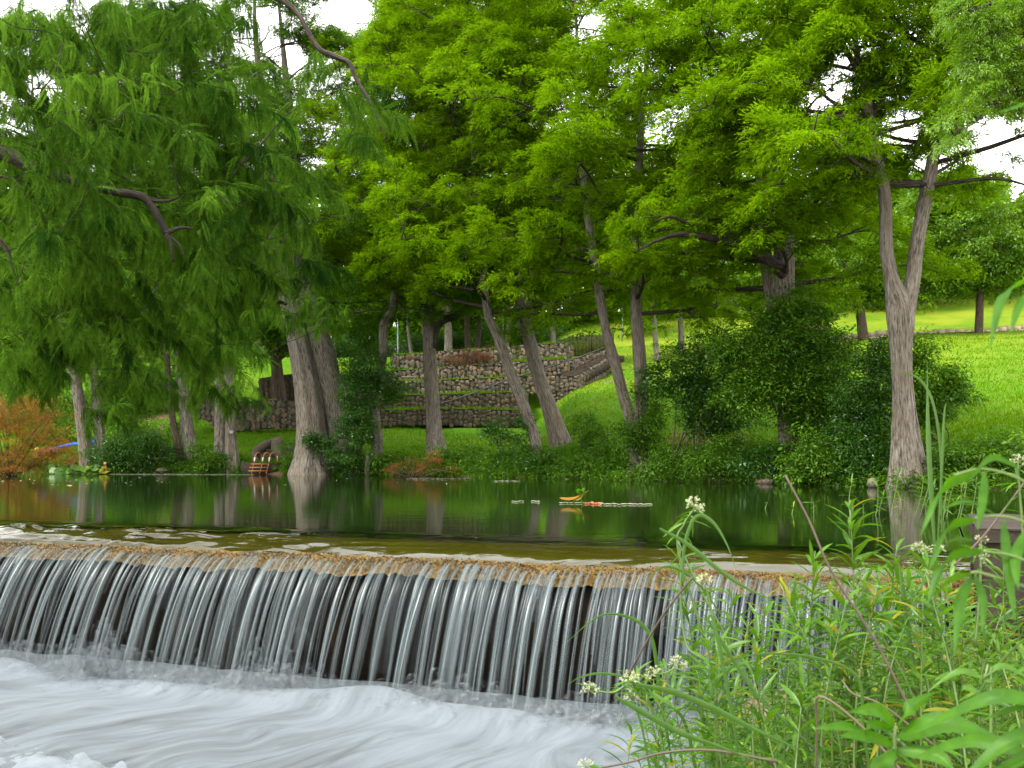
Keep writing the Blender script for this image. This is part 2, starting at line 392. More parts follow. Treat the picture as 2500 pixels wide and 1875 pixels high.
# falling water: aerated white strings with clear gaps
def fallmat(name, c1, c2, lo, hi):
    g = NG(name); uv = g.attr('st', True)      # across, along, seed
    sx = g.n('SeparateXYZ', Vector=uv)
    ac = g.n('CombineXYZ', X=g.attr('across'), Y=sx.outputs[1], Z=sx.outputs[2]).outputs[0]
    n = g.noise(1.0, 3, g.scale(ac, (34, .45, 3.1)), .6); n2 = g.noise(1.0, 2, g.scale(ac, (120, .9, 2.3)), .6)
    ed = g.math('SUBTRACT', 1.0, g.math('POWER', g.math('ABSOLUTE', g.math('SUBTRACT', g.math('MULTIPLY', sx.outputs[0], 2.0), 1.0)), 1.4))
    al = g.math('MULTIPLY', ed, g.rng(g.math('ADD', g.math('MULTIPLY', n, .6), g.math('MULTIPLY', n2, .4)), lo, hi))
    al = g.math('MULTIPLY', al, g.attr('dens'))
    c = g.mixc(g.rng(n2, .35, .65), c1, c2)
    df = g.mixs(.35, g.n('BsdfDiffuse', Color=c), g.n('BsdfTranslucent', Color=c))
    df = g.mixs(.04, df, g.n('BsdfGlossy', Roughness=.25))
    return g.done(g.mixs(al, g.n('BsdfTransparent'), df))
M['fall'] = fallmat('falling_water', (.060, .088, .090), (.205, .255, .262), .33, .63)
M['spray'] = fallmat('spray', (.115, .137, .147), (.15, .176, .19), .05, .55)
# white water below the dam
def foam(name):
    g = NG(name); q = g.attr('flow', True)             # stretched along the current
    n = g.noise(1.0, 4, g.scale(q, (.75, 3.0, 1)), .56, 1.0); nf = g.noise(1.0, 3, g.scale(q, (1.6, 13, 1)), .6, .8)
    k = g.math('ADD', g.math('MULTIPLY', n, .80), g.math('MULTIPLY', nf, .20))
    c = g.ramp(g.math('ADD', k, g.attr('froth')), (.22, (.034, .036, .037)), (.40, (.066, .077, .083)), (.56, (.092, .109, .120)), (.82, (.126, .147, .161)))
    b = g.n('BsdfPrincipled', Base_Color=c, Roughness=.75); b.inputs['Specular IOR Level'].default_value = .15
    g.set(b.inputs['Normal'], g.bump(k, .35, .05))
    return g.done(b)
M['foam'] = foam('white_water')

# ---------------------------------------------------------------- far bank terrain
_du = np.array([-1800, -300, 0, 600, 800, 1000, 1200, 1350, 1560, 1800, 2000, 2200, 2500, 2900, 4000.])
_dd = np.array([68, 67, 66, 64, 62, 59.5, 55, 52, 48, 44, 41, 37.3, 34.5, 32, 29.])
def Db(u): return np.interp(u, _du, _dd)
_L = (np.array([-8, -1, 0, 1, 3, 9, 24, 45, 80, 200, 600, 1600.]), np.array([-1.6, -.5, -.05, .5, .9, 2.6, 8.4, 11, 17, 28, 40, 46.]))
_C = (np.array([-8, -1, 0, 1, 3, 8, 17.5, 25, 42, 60, 85, 200, 600, 1600.]), np.array([-1.6, -.5, -.05, .55, 1.0, 1.7, 3.35, 8.9, 9.9, 12.5, 19.5, 28, 40, 46.]))
_Rr = (np.array([-8, -1, 0, 1, 4, 8, 53, 57, 93, 200, 600, 1600.]), np.array([-1.6, -.5, -.05, .6, 1.3, 2.2, 11.4, 11.7, 21.7, 30, 40, 46.]))
def gz(u, D):
    u = np.asarray(u, float); D = np.asarray(D, float); t = D - Db(u)
    zl, zc, zr = [np.interp(t, *q) for q in (_L, _C, _Rr)]
    wl = sstep(560, 420, u); wr = sstep(1290, 1420, u)
    w = sstep(4, 10, t); zc = zc * (1 - w) + np.interp(D - 59.5, *_C) * w
    z = zl * wl + zc * (1 - wl - wr) + zr * wr
    X = (u - CX) / F * D
    return z + .10 * vnoise(X * .35, D * .35, 3) * sstep(.5, 4, t) + .04 * vnoise(X * 1.3, D * 1.3, 5) * sstep(0, 1, t)
def G(px, D, dz=0.0): return np.array([(px - CX) / F * D, D, float(gz(px, D)) + dz])
us = np.concatenate([np.arange(-3200, -100, 150), np.arange(-100, 2700, 14), np.arange(2700, 5600, 150)]).astype(float)
ts = np.concatenate([[-8, -4, -2, -1, -.6, -.3, 0, .3, .6], np.arange(1, 40, .6), np.arange(40, 110, 2.5), [120, 150, 200, 300, 450, 700, 1000, 1500]])
U, T = np.meshgrid(us, ts, indexing='ij'); D = Db(U) + T
V = np.stack([(U - CX) / F * D, D, gz(U, D)], -1)
dry = sstep(12, 50, T) * sstep(1250, 1500, U) * .75 + .5 * sstep(20, 30, T) * sstep(560, 300, U)
def blob(pu, pt, su, st): return np.exp(-((U - pu) / su) ** 2 - ((T - pt) / st) ** 2)
soil = blob(1680, 7, 70, 2.0) + 1.1 * blob(1780, 6, 80, 2.5) + .9 * blob(270, 19, 60, 5) + .8 * blob(380, 12, 60, 5) + .9 * blob(40, 16, 90, 6) + .8 * blob(1990, 62, 45, 7) + .6 * blob(1500, 30, 40, 3) + 1.0 * sstep(.7, -.1, T)
mk('ground', V.reshape(-1, 3), gridF(len(us), len(ts)), M['lawn'], smooth=True, attr={'dry': np.clip(dry + .5 * np.clip(vnoise(V[..., 0] * .22, V[..., 1] * .22, 33), 0, 1) * sstep(1, 6, T), 0, 1).ravel(), 'soil': soil.ravel()}, kind='structure')

# ---------------------------------------------------------------- dam frame: a along the crest (left to right), s out towards the viewer
A0 = np.array([-7.21, 15.0]); EA = nrmz(np.array([.930, -.367])); NA = np.array([EA[1], -EA[0]])
def dam(a, s, z):
    a = np.asarray(a, float); s = np.asarray(s, float); z = np.asarray(z, float)
    return np.stack([A0[0] + EA[0] * a + NA[0] * s, A0[1] + EA[1] * a + NA[1] * s, z + 0 * a], -1)
def ground_a(px):   # a of the crest at picture column px
    k = (px - CX) / F; return (k * A0[1] - A0[0]) / (EA[0] - k * EA[1])
AL, AR = -8.0, 12.6
def lip(a): return .035 * np.sin(a * 1.7) + .045 * vnoise(a * 2.2, a * 0 + 4, 2) + .035 * vnoise(a * 6, a * 0, 9)
# bed under the pond
a_ = np.linspace(AL - 2, AR + 1, 240); s_ = np.concatenate([[-9, -6, -4.5], np.linspace(-3.6, -.5, 40)])
Aq, Sq = np.meshgrid(a_, s_, indexing='ij')
zb = np.interp(Sq, [-9, -6, -4.5, -3, -1.8, -1.0, -.5], [-1.6, -.55, -.26, -.14, -.095, -.105, -.155]) + .012 * vnoise(Aq * 3, Sq * 3, 1)
mbed = MB(); mbed.add(dam(Aq, Sq, zb).reshape(-1, 3), gridF(len(a_), len(s_)), shallow=sstep(-6.0, -2.6, Sq).ravel())
far = np.array([dam(-90, -9, -1.7), dam(90, -9, -1.7), dam(120, -110, -1.7), dam(-120, -110, -1.7)])
mbed.add(far, np.array([[0, 1, 2, 3]]), shallow=np.zeros(4))
mbed.build('pond_bed', M['bed'], smooth=True, kind='structure')
# pond surface: fine near the crest, with the swirls and the draw-down towards the lip
a_ = np.arange(AL, AR + .03, .042); s_ = np.concatenate([np.linspace(-7, -3.4, 14)[:-1], np.linspace(-3.4, -.02, 96)])
Aq, Sq = np.meshgrid(a_, s_, indexing='ij')
zw = np.interp(Sq, [-7, -2.3, -1.5, -.9, -.64, -.53, -.45, -.38, -.2, -.02], [0, 0, -.010, -.036, -.056, -.082, -.108, -.134, -.19, -.26])
zw = zw - .004 * vnoise(Aq * .7, Sq * .5, 31) * sstep(-4, -1, Sq)
left = sstep(6.5, 1.0, Aq) * .8 + .2
amp = sstep(-3.1, -1.4, Sq) * sstep(-.1, -.5, Sq)
sw = 0
for k, (fa, fs, w) in enumerate([(1.1, 3.2, 1.0), (2.3, 6.0, .55), (4.5, 11, .30)]):
    ph = 2.2 * vnoise(Aq * fa * .5, Sq * fs * .5, 40 + k)
    sw = sw + w * np.sin(fa * Aq + fs * Sq * 1.25 + 3.2 * ph)
zw = zw + amp * left * .030 * sw + sstep(-2.4, -.8, Sq) * .005 * vnoise(Aq * 1.3, Sq * 4.5, 12)
for (pa, ps, kr) in ((1.2, -1.9, 14), (3.6, -1.7, 11), (-.6, -1.6, 13), (9.9, -1.1, 17)):       # slow whirls
    rr = np.sqrt(((Aq - pa) * .55) ** 2 + ((Sq - ps) * 1.3) ** 2); zw = zw + .016 * np.sin(kr * rr * 2) * np.exp(-(rr / .42) ** 2)
mp = MB(); mp.add(dam(Aq, Sq, zw).reshape(-1, 3), gridF(len(a_), len(s_))[:, ::-1], clear=sstep(-4.6, -2.2, Sq).ravel())
q = [dam(-90, -7, 0), dam(AL, -7, 0), dam(AR, -7, 0), dam(90, -7, 0), dam(130, -110, 0), dam(AR, -110, 0), dam(AL, -110, 0), dam(-130, -110, 0)]
mp.add(np.array(q), np.array([[0, 1, 6, 7], [1, 2, 5, 6], [2, 3, 4, 5]]))
mp.add(np.array([dam(AL, -7, 0), dam(AL - 30, -7, 0), dam(AL - 30, .3, -.02), dam(AL, -.02, -.02)]), np.array([[0, 1, 2, 3]]))
mp.add(np.array([dam(AR, -7, 0), dam(AR + 30, -7, 0), dam(AR + 30, -1.4, 0), dam(AR, -1.4, 0)]), np.array([[0, 3, 2, 1]])[:, ::-1] if np.cross((dam(AR + 30, -7, 0) - dam(AR, -7, 0)), (dam(AR + 30, -1.4, 0) - dam(AR, -7, 0)))[2] > 0 else np.array([[0, 3, 2, 1]]))
mp.build('pond_water', M['pond'], smooth=True, kind='structure')

# ---------------------------------------------------------------- the dam (weir) with its mossy crest
t = thing('weir_dam', 'low dark wet dam wall with orange brown algae along its crest', 'dam', dam(4, -.3, -1.6))
m = MB()
a_ = np.linspace(AL, AR, 140); prof = [(-.62, -.25), (-.1, -.20), (.02, -.24), (-.02, -.6), (.03, -1.0), (.10, -2.2)]
Aq, K = np.meshgrid(a_, np.arange(len(prof)), indexing='ij'); pr = np.array(prof)
V = dam(Aq, pr[K, 0] + lip(Aq) + .03 * vnoise(Aq * 3, K * 1.7, 8) * (K > 1), pr[K, 1]); m.add(V.reshape(-1, 3), gridF(len(a_), len(prof)))
m.build('dam_wall', M['dam'], t, True)
ALG = ([-.75, -.5, -.38, -.2, -.05, .02, .08], [-.17, -.15, -.128, -.122, -.134, -.165, -.30])
a_ = np.arange(AL, AR, .026); s_ = np.linspace(-.75, .09, 42); Aq, Sq = np.meshgrid(a_, s_, indexing='ij')
zc = np.interp(Sq, *ALG)
bumpy = .028 * vnoise(Aq * 11, Sq * 13, 6) + .014 * vnoise(Aq * 24, Sq * 27, 7) + .03 * vnoise(Aq * 1.6, Sq * 2, 13) * sstep(-.5, 0, Sq)
mk('algae_mat', dam(Aq, Sq + lip(Aq), zc + bumpy * sstep(-.55, -.2, Sq)).reshape(-1, 3), gridF(len(a_), len(s_)), M['algae'], t, True)
n = 26000; a = rng.uniform(AL, AR, n); s = rng.beta(3, 2, n) * .42 - .34
z = np.interp(s, *ALG) + .022 * vnoise(a * 11, s * 13, 6) + .03 * vnoise(a * 1.6, s * 2, 13) * sstep(-.5, 0, s)
C = dam(a, s + lip(a), z - .004); d = np.column_stack([NA[0] + rng.normal(0, .6, n), NA[1] + rng.normal(0, .6, n), rng.normal(.25, .45, n)])
V, Fq = leaf_quads(C, d, rng.normal(0, .5, (n, 3)) + [0, 0, 1], rng.uniform(.015, .05, n), rng.uniform(.006, .014, n))
mk('algae_tuft', V, Fq, M['algae'], t, kind='stuff')

# ---------------------------------------------------------------- waterfall: strings of water thrown clear of the wall
LOW = -1.52
fall = thing('waterfall', None, None, dam(4, .3, LOW)); fall['kind'] = 'structure'
def strand(a, w, s0, v, ln, dens, seed, nseg=18, nx=5, lean=0.0):
    """a = place on the crest, w = width, v = throw; a curved, bulging ribbon"""
    tt = np.linspace(0, 1, nseg) ** .9 * ln
    x = s0 + v * tt; z = float(np.interp(s0, *ALG)) + .012 - .10 * (x - s0) - 1.42 * tt ** 2 + .03 * vnoise(np.array([a * 1.6]), np.array([0.]), 13)[0]
    x = x + float(lip(np.array(a)))
    wd = w * (.55 + .75 * np.sin(np.clip(tt / ln * 2.2, 0, 1.57)) - .35 * tt / ln)
    u = np.linspace(0, 1, nx)
    aa = a + lean * tt[:, None] + (u - .5)[None] * wd[:, None] + .006 * np.sin(tt * 9 + seed)[:, None]
    ss = x[:, None] + (.30 * wd[:, None]) * (1 - (2 * u - 1) ** 2)[None]
    V = dam(aa, ss, z[:, None] + .15 * wd[:, None] * (1 - (2 * u - 1) ** 2)[None])
    st = np.stack([u[None] + 0 * aa, tt[:, None] + 0 * aa, seed + 0 * aa], -1)
    de = np.interp(tt / ln, [0, .05, .16, .45, .85, 1], [0, .55, 1, 1, .9, .45])[:, None] * dens + 0 * aa
    ac = (u - .5)[None] * (w * (.8 + .2 * tt / ln))[:, None] + 0 * aa
    return V.reshape(-1, 3), gridF(nseg, nx), st.reshape(-1, 3), np.stack([de.ravel(), ac.ravel()])
a = AL + .2; k = 0; fine = MB(); veil = MB()
while a < AR - .25:
    grp = .5 + .5 * float(vnoise(np.array([a * 1.1]), np.array([0.]), 21)[0])
    w = R.choice([.035, .045, .06, .075, .09, .12]) * R.uniform(.85, 1.15)
    s0 = R.choice([R.uniform(-.16, -.04), R.uniform(-.05, .03)]); v = R.uniform(.92, 1.06)
    V, Fq, st, de = strand(a, w, s0, v, R.uniform(.95, 1.06), R.uniform(.75, 1.0), k * 1.37, lean=R.gauss(0, .012))
    if k < 290: mk('water_string', V, Fq, M['fall'], fall, True, {'st': st, 'dens': de[0], 'across': de[1]})
    else: fine.add(V, Fq, st=st, dens=de[0], across=de[1])
    for j in range(R.randint(1, 4)):
        V, Fq, st, de = strand(a + R.uniform(-.12, .14), R.choice([.012, .018, .025, .05, .08]), max(s0, -.03) + R.uniform(-.02, .06), v * R.uniform(.72, 1.02), R.choice([1, 1, .8, .55, .35]) * R.uniform(.9, 1.05), R.uniform(.15, .6), k * 2.11 + j * .7, 14, 3, R.gauss(0, .02))
        fine.add(V, Fq, st=st, dens=de[0], across=de[1])
    a += w * .62 + R.choice([.015, .025, .04, .05, .09]) * R.uniform(.7, 1.3) * (1.15 - .5 * grp); k += 1
for j in range(60):      # thin glassy sheets between the strings
    V, Fq, st, de = strand(R.uniform(AL, AR), R.uniform(.15, .4), R.uniform(.0, .03), R.uniform(.75, .95), R.uniform(.5, 1.0), R.uniform(.06, .20), j * 5.3, 16, 12)
    st[:, 0] *= 1; fine.add(V, Fq, st=st, dens=de[0], across=de[1])
fine.build('fine_water_threads', M['fall'], fall, True, kind='stuff')

# ---------------------------------------------------------------- river below: boiling white water
a_ = np.arange(AL - 6, AR + 2, .085); s_ = np.arange(.0, 12.5, .085); Aq, Sq = np.meshgrid(a_, s_, indexing='ij')
def boil(a, s):
    e = .98 + .20 * vnoise(a * .9, s * 0, 50) + .08 * vnoise(a * 2.6, s * 0, 51)
    h = .13 * (1 + .9 * vnoise(a * 1.2, s * .8, 52)) * np.exp(-((s - e - .55) / .33) ** 2)
    return h + .08 * np.exp(-((s - e - 1.6) / .6) ** 2) * (vnoise(a * .8, s * .4, 53) + .5)
fa = Sq * 1.0 - Aq * .10; fb = Aq * 1.0 + Sq * .10                    # along and across the current
zr = LOW + boil(Aq, Sq) + .045 * vnoise(fa * .5, fb * 1.6, 54) * sstep(.8, 2.2, Sq) + .02 * vnoise(fa * 1.3, fb * 4.5, 55) * sstep(.8, 2, Sq)
zr = zr - .06 * sstep(.98, .5, Sq)
fb2 = fb + .5 * vnoise(Aq * .5, Sq * .5, 57) + .16 * vnoise(Aq * 1.6, Sq * 1.6, 58)
froth = .14 * np.exp(-((Sq - 1.7) / 1.0) ** 2) - .05 * sstep(1.1, .55, Sq) + .05 * vnoise(Aq * .6, Sq * .6, 56) - .05 * sstep(2.6, 4.2, Sq)
mk('river', dam(Aq, Sq, zr).reshape(-1, 3), gridF(len(a_), len(s_)), M['foam'], smooth=True,
   attr={'flow': np.stack([fa, fb2, 0 * fa], -1).reshape(-1, 3), 'froth': froth.ravel()}, kind='structure')
# spray thrown up at the foot of the fall: thousands of short soft threads of droplets
def spray_threads(nm, a, s0, hh, da, ds, w, dn):
    N = len(a); ns, nx = 7, 3; tt = np.linspace(0, 1, ns); u = np.linspace(0, 1, nx)
    zz = LOW - .03 + boil(a, s0)[:, None] * .6 + hh[:, None] * 4 * tt * (1 - tt * .86) * .9
    aa = a[:, None, None] + da[:, None, None] * tt[None, :, None] + (u - .5)[None, None] * w[:, None, None] * (.6 + .8 * tt[None, :, None])
    ss = (s0[:, None] + ds[:, None] * tt)[..., None] + 0 * aa + .2 * w[:, None, None] * (u * (1 - u) * 4)[None, None]
    V = dam(aa, ss, zz[..., None] + 0 * aa).reshape(-1, 3)
    Fq = (gridF(ns, nx)[None] + (np.arange(N) * ns * nx)[:, None, None]).reshape(-1, 4)
    st = np.stack([u[None, None] + 0 * aa, tt[None, :, None] + 0 * aa, (a * 9.1)[:, None, None] + 0 * aa], -1).reshape(-1, 3)
    de = (np.sin(np.pi * np.clip(tt * .9 + .08, 0, 1))[None] * dn[:, None])[..., None] + 0 * aa
    ac = (u - .5)[None, None] * w[:, None, None] * .5 + 0 * aa
    mk(nm, V, Fq, M['spray'], smooth=True, attr={'st': st, 'dens': de.ravel(), 'across': ac.ravel()}, kind='stuff')
r_ = np.random.default_rng(44); N = 9000; a = r_.uniform(AL, AR, N); e = .98 + .2 * vnoise(a * .9, 0 * a, 50)
lump = np.clip(.62 + .55 * vnoise(a * 1.9, 0 * a + 3, 60) + .3 * vnoise(a * 5, 0 * a, 61), .15, 1.5)
spray_threads('spray', a, e + r_.normal(.12, .24, N), lump * np.abs(r_.normal(.05, .17, N)) + .03, r_.normal(-.02, .13, N), np.abs(r_.normal(.10, .20, N)), r_.uniform(.025, .11, N), r_.uniform(.06, .30, N))
# splash crests in the near left corner
m = MB(); a_ = np.arange(1.5, 8.5, .035); s_ = np.arange(3.0, 6.6, .035); Aq, Sq = np.meshgrid(a_, s_, indexing='ij')
q = dam(Aq, Sq, LOW); px, py = proj(q)
h = np.exp(-(np.clip(py - 1835 + .20 * px - 60, -400, 400) * 0 + (px - 20) / 140) ** 2) * 0
ridge = sstep(1785, 1835, py - .20 * px + 30 * vnoise(px * .03, py * .01, 75)) * sstep(400, 200, px)
hz = ridge * (.03 + .05 * np.clip(vnoise(Aq * 5, Sq * 3.5, 70), 0, 1) + .03 * np.abs(vnoise(Aq * 16, Sq * 14, 71)))
keep = ridge > .02
idx = gridF(len(a_), len(s_)); kf = keep.ravel()[idx].all(1)
used = np.unique(idx[kf]); remap = np.zeros(keep.size, int); remap[used] = np.arange(len(used))
fa = Aq * -.8 + Sq * .6; fb = Aq * .6 + Sq * .8
mk('splash', dam(Aq, Sq, LOW + hz - .03).reshape(-1, 3)[used], remap[idx[kf]], M['foam'], smooth=True,
   attr={'flow': np.stack([fa * 6, fb * 1.5, 0 * fa], -1).reshape(-1, 3)[used], 'froth': (.26 + 0 * fa).ravel()[used]}, kind='stuff')

sel = np.argwhere(ridge > .25); sel = sel[r_.integers(0, len(sel), 900)]; a = a_[sel[:, 0]] + r_.normal(0, .05, 900); s0 = s_[sel[:, 1]]
spray_threads('splash_drops', a, s0, np.clip(np.abs(r_.normal(.03, .03, 900)) * (1 + vnoise(a * 6, s0 * 6, 72)) + .015, 0, .075), r_.normal(-.08, .08, 900), np.abs(r_.normal(.05, .07, 900)), r_.uniform(.012, .06, 900), r_.uniform(.1, .4, 900))

# ---------------------------------------------------------------- near banks
def nbz(x, y):
    zr_ = np.interp(x - .12 * (y - 6), [.2, 1.2, 2.2, 3.2, 5, 9, 30], [-2.0, -1.65, -1.15, -.85, -.5, .2, 2.5])
    return zr_ + .08 * vnoise(x * 1.7, y * 1.7, 80) + .03 * vnoise(x * 6, y * 6, 81)
x_ = np.concatenate([np.arange(-.4, 7, .09), np.arange(7, 45, 1.5)]); y_ = np.concatenate([np.arange(-30, 2, 1.5), np.arange(2, 10.6, .09)])
X, Y = np.meshgrid(x_, y_, indexing='ij'); Z = nbz(X, Y)
n = X.size
mk('near_bank', np.stack([X, Y, Z], -1).reshape(-1, 3), gridF(len(x_), len(y_)), M['soil'], smooth=True, kind='structure')
x_ = np.arange(4.6, 45, 1.0); y_ = np.arange(10.4, 36, .6); X, Y = np.meshgrid(x_, y_, indexing='ij')
Z = np.interp(X - (4.9 + (Y - 10) * .62), [-1, 0, 1, 3, 10, 40], [-1.2, -.3, .15, .5, 1.2, 3]) + .1 * vnoise(X, Y, 82)
mk('side_bank', np.stack([X, Y, Z], -1).reshape(-1, 3), gridF(len(x_), len(y_)), M['soil'], smooth=True, kind='structure')
x_ = np.concatenate([np.arange(-60, -20, 4), np.arange(-20, -7.5, .5)]); y_ = np.arange(-8, 40, .8); X, Y = np.meshgrid(x_, y_, indexing='ij')
Z = np.interp(-X - (10.5 + np.abs(Y - 14) * .42), [-1, 0, 1, 3, 10, 40], [-1.8, -.4, .2, .5, 1.2, 3]) + .1 * vnoise(X, Y, 83)
mk('left_bank', np.stack([X, Y, Z], -1).reshape(-1, 3), gridF(len(x_), len(y_)), M['soil'], smooth=True, kind='structure')
# ---------------------------------------------------------------- trees
# openings in the canopy where the white sky shows (a bearing from the camera, used only to leave twigs out)
GAPS = [(616, 100, 62, 42), (853, 22, 58, 40), (700, 130, 40, 26), (92, 215, 48, 34), (2048, 190, 34, 62), (2215, 312, 46, 44), (2435, 330, 60, 44),
        (2092, 105, 32, 22), (2486, 440, 34, 40), (1600, 330, 36, 18), (1440, 55, 30, 14), (655, 36, 36, 22), (20, 270, 26, 50), (2290, 395, 40, 26), (1985, 245, 26, 30), (2400, 400, 40, 24)]
def in_gap(C, k=1.0, e=0.0):
    x, y = proj(C); r = np.zeros(len(C), bool)
    for gx, gy, rx, ry in GAPS: r |= ((x - gx) / (rx * k + e)) ** 2 + ((y - gy) / (ry * k + e)) ** 2 < 1
    return r
def limb_line(p0, az, L, rise, r_, tip=0.0):
    d = np.array([math.cos(az), math.sin(az), 0]); s = np.array([-d[1], d[0], 0])
    b1, b2 = r_.normal(0, .10, 2) * L
    return np.array([p0, p0 + d * L * .33 + s * b1 * .6 + [0, 0, rise * L * .22], p0 + d * L * .68 + s * b2 + [0, 0, rise * L * .62], p0 + d * L + s * (b1 + b2) * .5 + [0, 0, (rise * .7 + tip) * L]])
def foliage_limb(mbw, padC, padR, padO, line, r0, r_, pads, prad, side=.38):
    q = cat_spline(line, 6); L = np.linalg.norm(np.diff(line, axis=0), axis=1).sum()
    add_tube(mbw, line, np.linspace(r0, .02, len(line)), 6, 4, rough=.1, seed=int(r_.integers(999)))
    out = nrmz(line[-1] - line[0])
    for j in range(pads):
        f = .25 + .78 * (j + r_.uniform(0, 1)) / pads
        i = min(int(f * (len(q) - 1)), len(q) - 1); sgn = 1 if j % 2 else -1
        sd = np.array([-out[1], out[0], 0]) * sgn
        c = q[i] + sd * side * L * r_.uniform(.05, 1.1) * (1.2 - f) + out * r_.uniform(0, .14) * L + [0, 0, r_.normal(.12, .42)]
        padC.append(c); padR.append(prad * r_.uniform(.65, 1.25)); padO.append(nrmz(c - q[i] + out * .6))
        if j % 3 == 0 and not in_gap(c[None])[0]: add_tube(mbw, [q[i], (q[i] + c) / 2 + [0, 0, .12], c], [.028, .018, .008], 4, 2, rough=.05)
def cypress(label, stems, zc, ztop, Rc, nl=36, pads=32, mat='cyp', seed=0, bark='bark', limbs=(), prad=.80, name='cypress_tree', lean=None, az0=None, L=(.24, .42), azr=None):
    pads_ = globals()['pads']
    """stems: list of (D, [(px, py, width_px), ...]) from the foot up; the rest of the trunk is grown to ztop"""
    r_ = np.random.default_rng(1000 + seed)
    nl = int(nl * (1.6 if seed in (7, 8, 9, 10, 11, 12) else 1.35)); ztop += 2.0 if ztop > 21 else .6
    D0, pt0 = stems[0]; root = thing(name, label, 'tree', P(pt0[0][0], pt0[0][1], D0))
    mb = MB(); axes = []
    for k, (D, pts) in enumerate(stems):
        line = [P(x, y, D + .15 * i * (lean or 0)) for i, (x, y, w) in enumerate(pts)]; rad = [w / F * D / 2 for x, y, w in pts]
        foot = line[0].copy(); foot[2] -= .55; line[0] = line[0] + [0, 0, .0]
        line.insert(0, foot); rad.insert(0, rad[0] * 1.12)
        d = nrmz(line[-1] - line[-3]); d = nrmz(d * [.5, .5, 1] + [0, 0, .35]); h = ztop - line[-1][2] - r_.uniform(0, 2)
        if h > 1:
            for f, rf in ((.25, .82), (.55, .55), (.8, .3), (1, .08)):
                line.append(line[-1 if f == .25 else -1] + (d * [1, 1, 1]) * h * (.25 if f == .25 else .28) + r_.normal(0, .22, 3) * [1, 1, 0]); rad.append(rad[len(pts)] * rf)
        add_tube(mb, line, rad, 26, 6, flute=.13, nfl=int(r_.integers(4, 8)), rough=.035, seed=seed * 7 + k)
        axes.append(np.array(line))
    mb.build('trunk', M[bark], root, True)
    padC, padR, padO = [], [], []
    for i in range(nl):
        ax = cat_spline(axes[i % len(axes)], 8); f = (i + r_.uniform(0, 1)) / nl
        z = zc - 1.0 + (ztop - zc + 1) * f * .99; j = int(np.argmin(abs(ax[:, 2] - z)))
        az = (i * 2.4 + r_.normal(0, .35)) if azr is None else r_.uniform(*azr)
        Ln = Rc * (1.05 - .38 * f) * r_.uniform(.65, 1.15)
        mw = MB(); line = limb_line(ax[j], az, Ln, r_.uniform(.10, .50) - .10 * (1 - f), r_, tip=-.08)
        foliage_limb(mw, padC, padR, padO, line, .035 + .075 * (1 - f), r_, pads, prad)
        mw.build('limb', M['barkd'], root, True)
    for D, pts, fol in limbs:                      # limbs seen one by one in the photograph
        line = np.array([P(x, y, D + dd) for x, y, w, dd in pts]); rad = [w / F * D / 2 for x, y, w, dd in pts]
        mw = MB(); add_tube(mw, line, rad, 10, 6, rough=.07, seed=seed + len(pts))
        q = cat_spline(line, 6); out = nrmz(line[-1] - line[0])
        for j in range(fol):
            i = int(r_.integers(len(q) // 3, len(q))); c = q[i] + r_.normal(0, 1.0, 3) * [1, 1, .45] + [0, 0, .4]
            padC.append(c); padR.append(prad * r_.uniform(.6, 1.1)); padO.append(nrmz(c - q[i] + out))
        mw.build('limb', M['barkd'], root, True)
    for ax in axes:                                # short leafy shoots on the stem itself
        q = cat_spline(ax, 8); q = q[q[:, 2] > zc + 1.5]
        for _ in range(34 if seed > 5 else 16):
            o = r_.normal(0, 1, 3) * [1, 1, .3]; o = nrmz(o - [0, .35, 0]); padC.append(q[int(r_.integers(len(q)))] + o * r_.uniform(.4, 1.3)); padR.append(prad * r_.uniform(.5, .9)); padO.append(o)
    pads_('crown', mat, padC, padR, padO, root, r_, toff=.12 if mat == 'cyp' else 0)
    return root
Lc = dict(nl=26, pads=32)
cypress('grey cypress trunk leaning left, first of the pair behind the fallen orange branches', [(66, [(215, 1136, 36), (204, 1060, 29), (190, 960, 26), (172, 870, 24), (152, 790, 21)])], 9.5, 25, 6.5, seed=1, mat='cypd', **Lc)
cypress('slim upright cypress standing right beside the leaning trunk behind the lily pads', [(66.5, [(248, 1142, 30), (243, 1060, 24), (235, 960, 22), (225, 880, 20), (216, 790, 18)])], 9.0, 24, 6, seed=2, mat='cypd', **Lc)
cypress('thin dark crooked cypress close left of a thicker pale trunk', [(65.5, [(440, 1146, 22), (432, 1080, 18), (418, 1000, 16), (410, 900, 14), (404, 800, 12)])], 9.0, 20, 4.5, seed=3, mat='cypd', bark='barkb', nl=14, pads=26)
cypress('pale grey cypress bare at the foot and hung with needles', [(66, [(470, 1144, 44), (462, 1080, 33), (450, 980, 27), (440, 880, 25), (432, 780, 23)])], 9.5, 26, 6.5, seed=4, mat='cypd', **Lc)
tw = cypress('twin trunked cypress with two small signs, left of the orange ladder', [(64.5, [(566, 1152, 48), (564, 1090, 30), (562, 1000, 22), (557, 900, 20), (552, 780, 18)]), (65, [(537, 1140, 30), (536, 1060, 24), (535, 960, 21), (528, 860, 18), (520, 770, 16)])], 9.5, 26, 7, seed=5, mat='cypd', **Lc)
cypress('massive leaning double cypress right of the orange ladder, bark deeply furrowed', [(62, [(764, 1156, 104), (763, 1090, 74), (754, 980, 64), (740, 890, 56), (722, 805, 50), (698, 700, 42)]), (62.8, [(836, 1154, 70), (826, 1060, 56), (808, 960, 62), (786, 870, 68), (764, 795, 60), (740, 690, 48)])], 10, 27, 8.5, seed=6, mat='cypd', nl=34, pads=34)
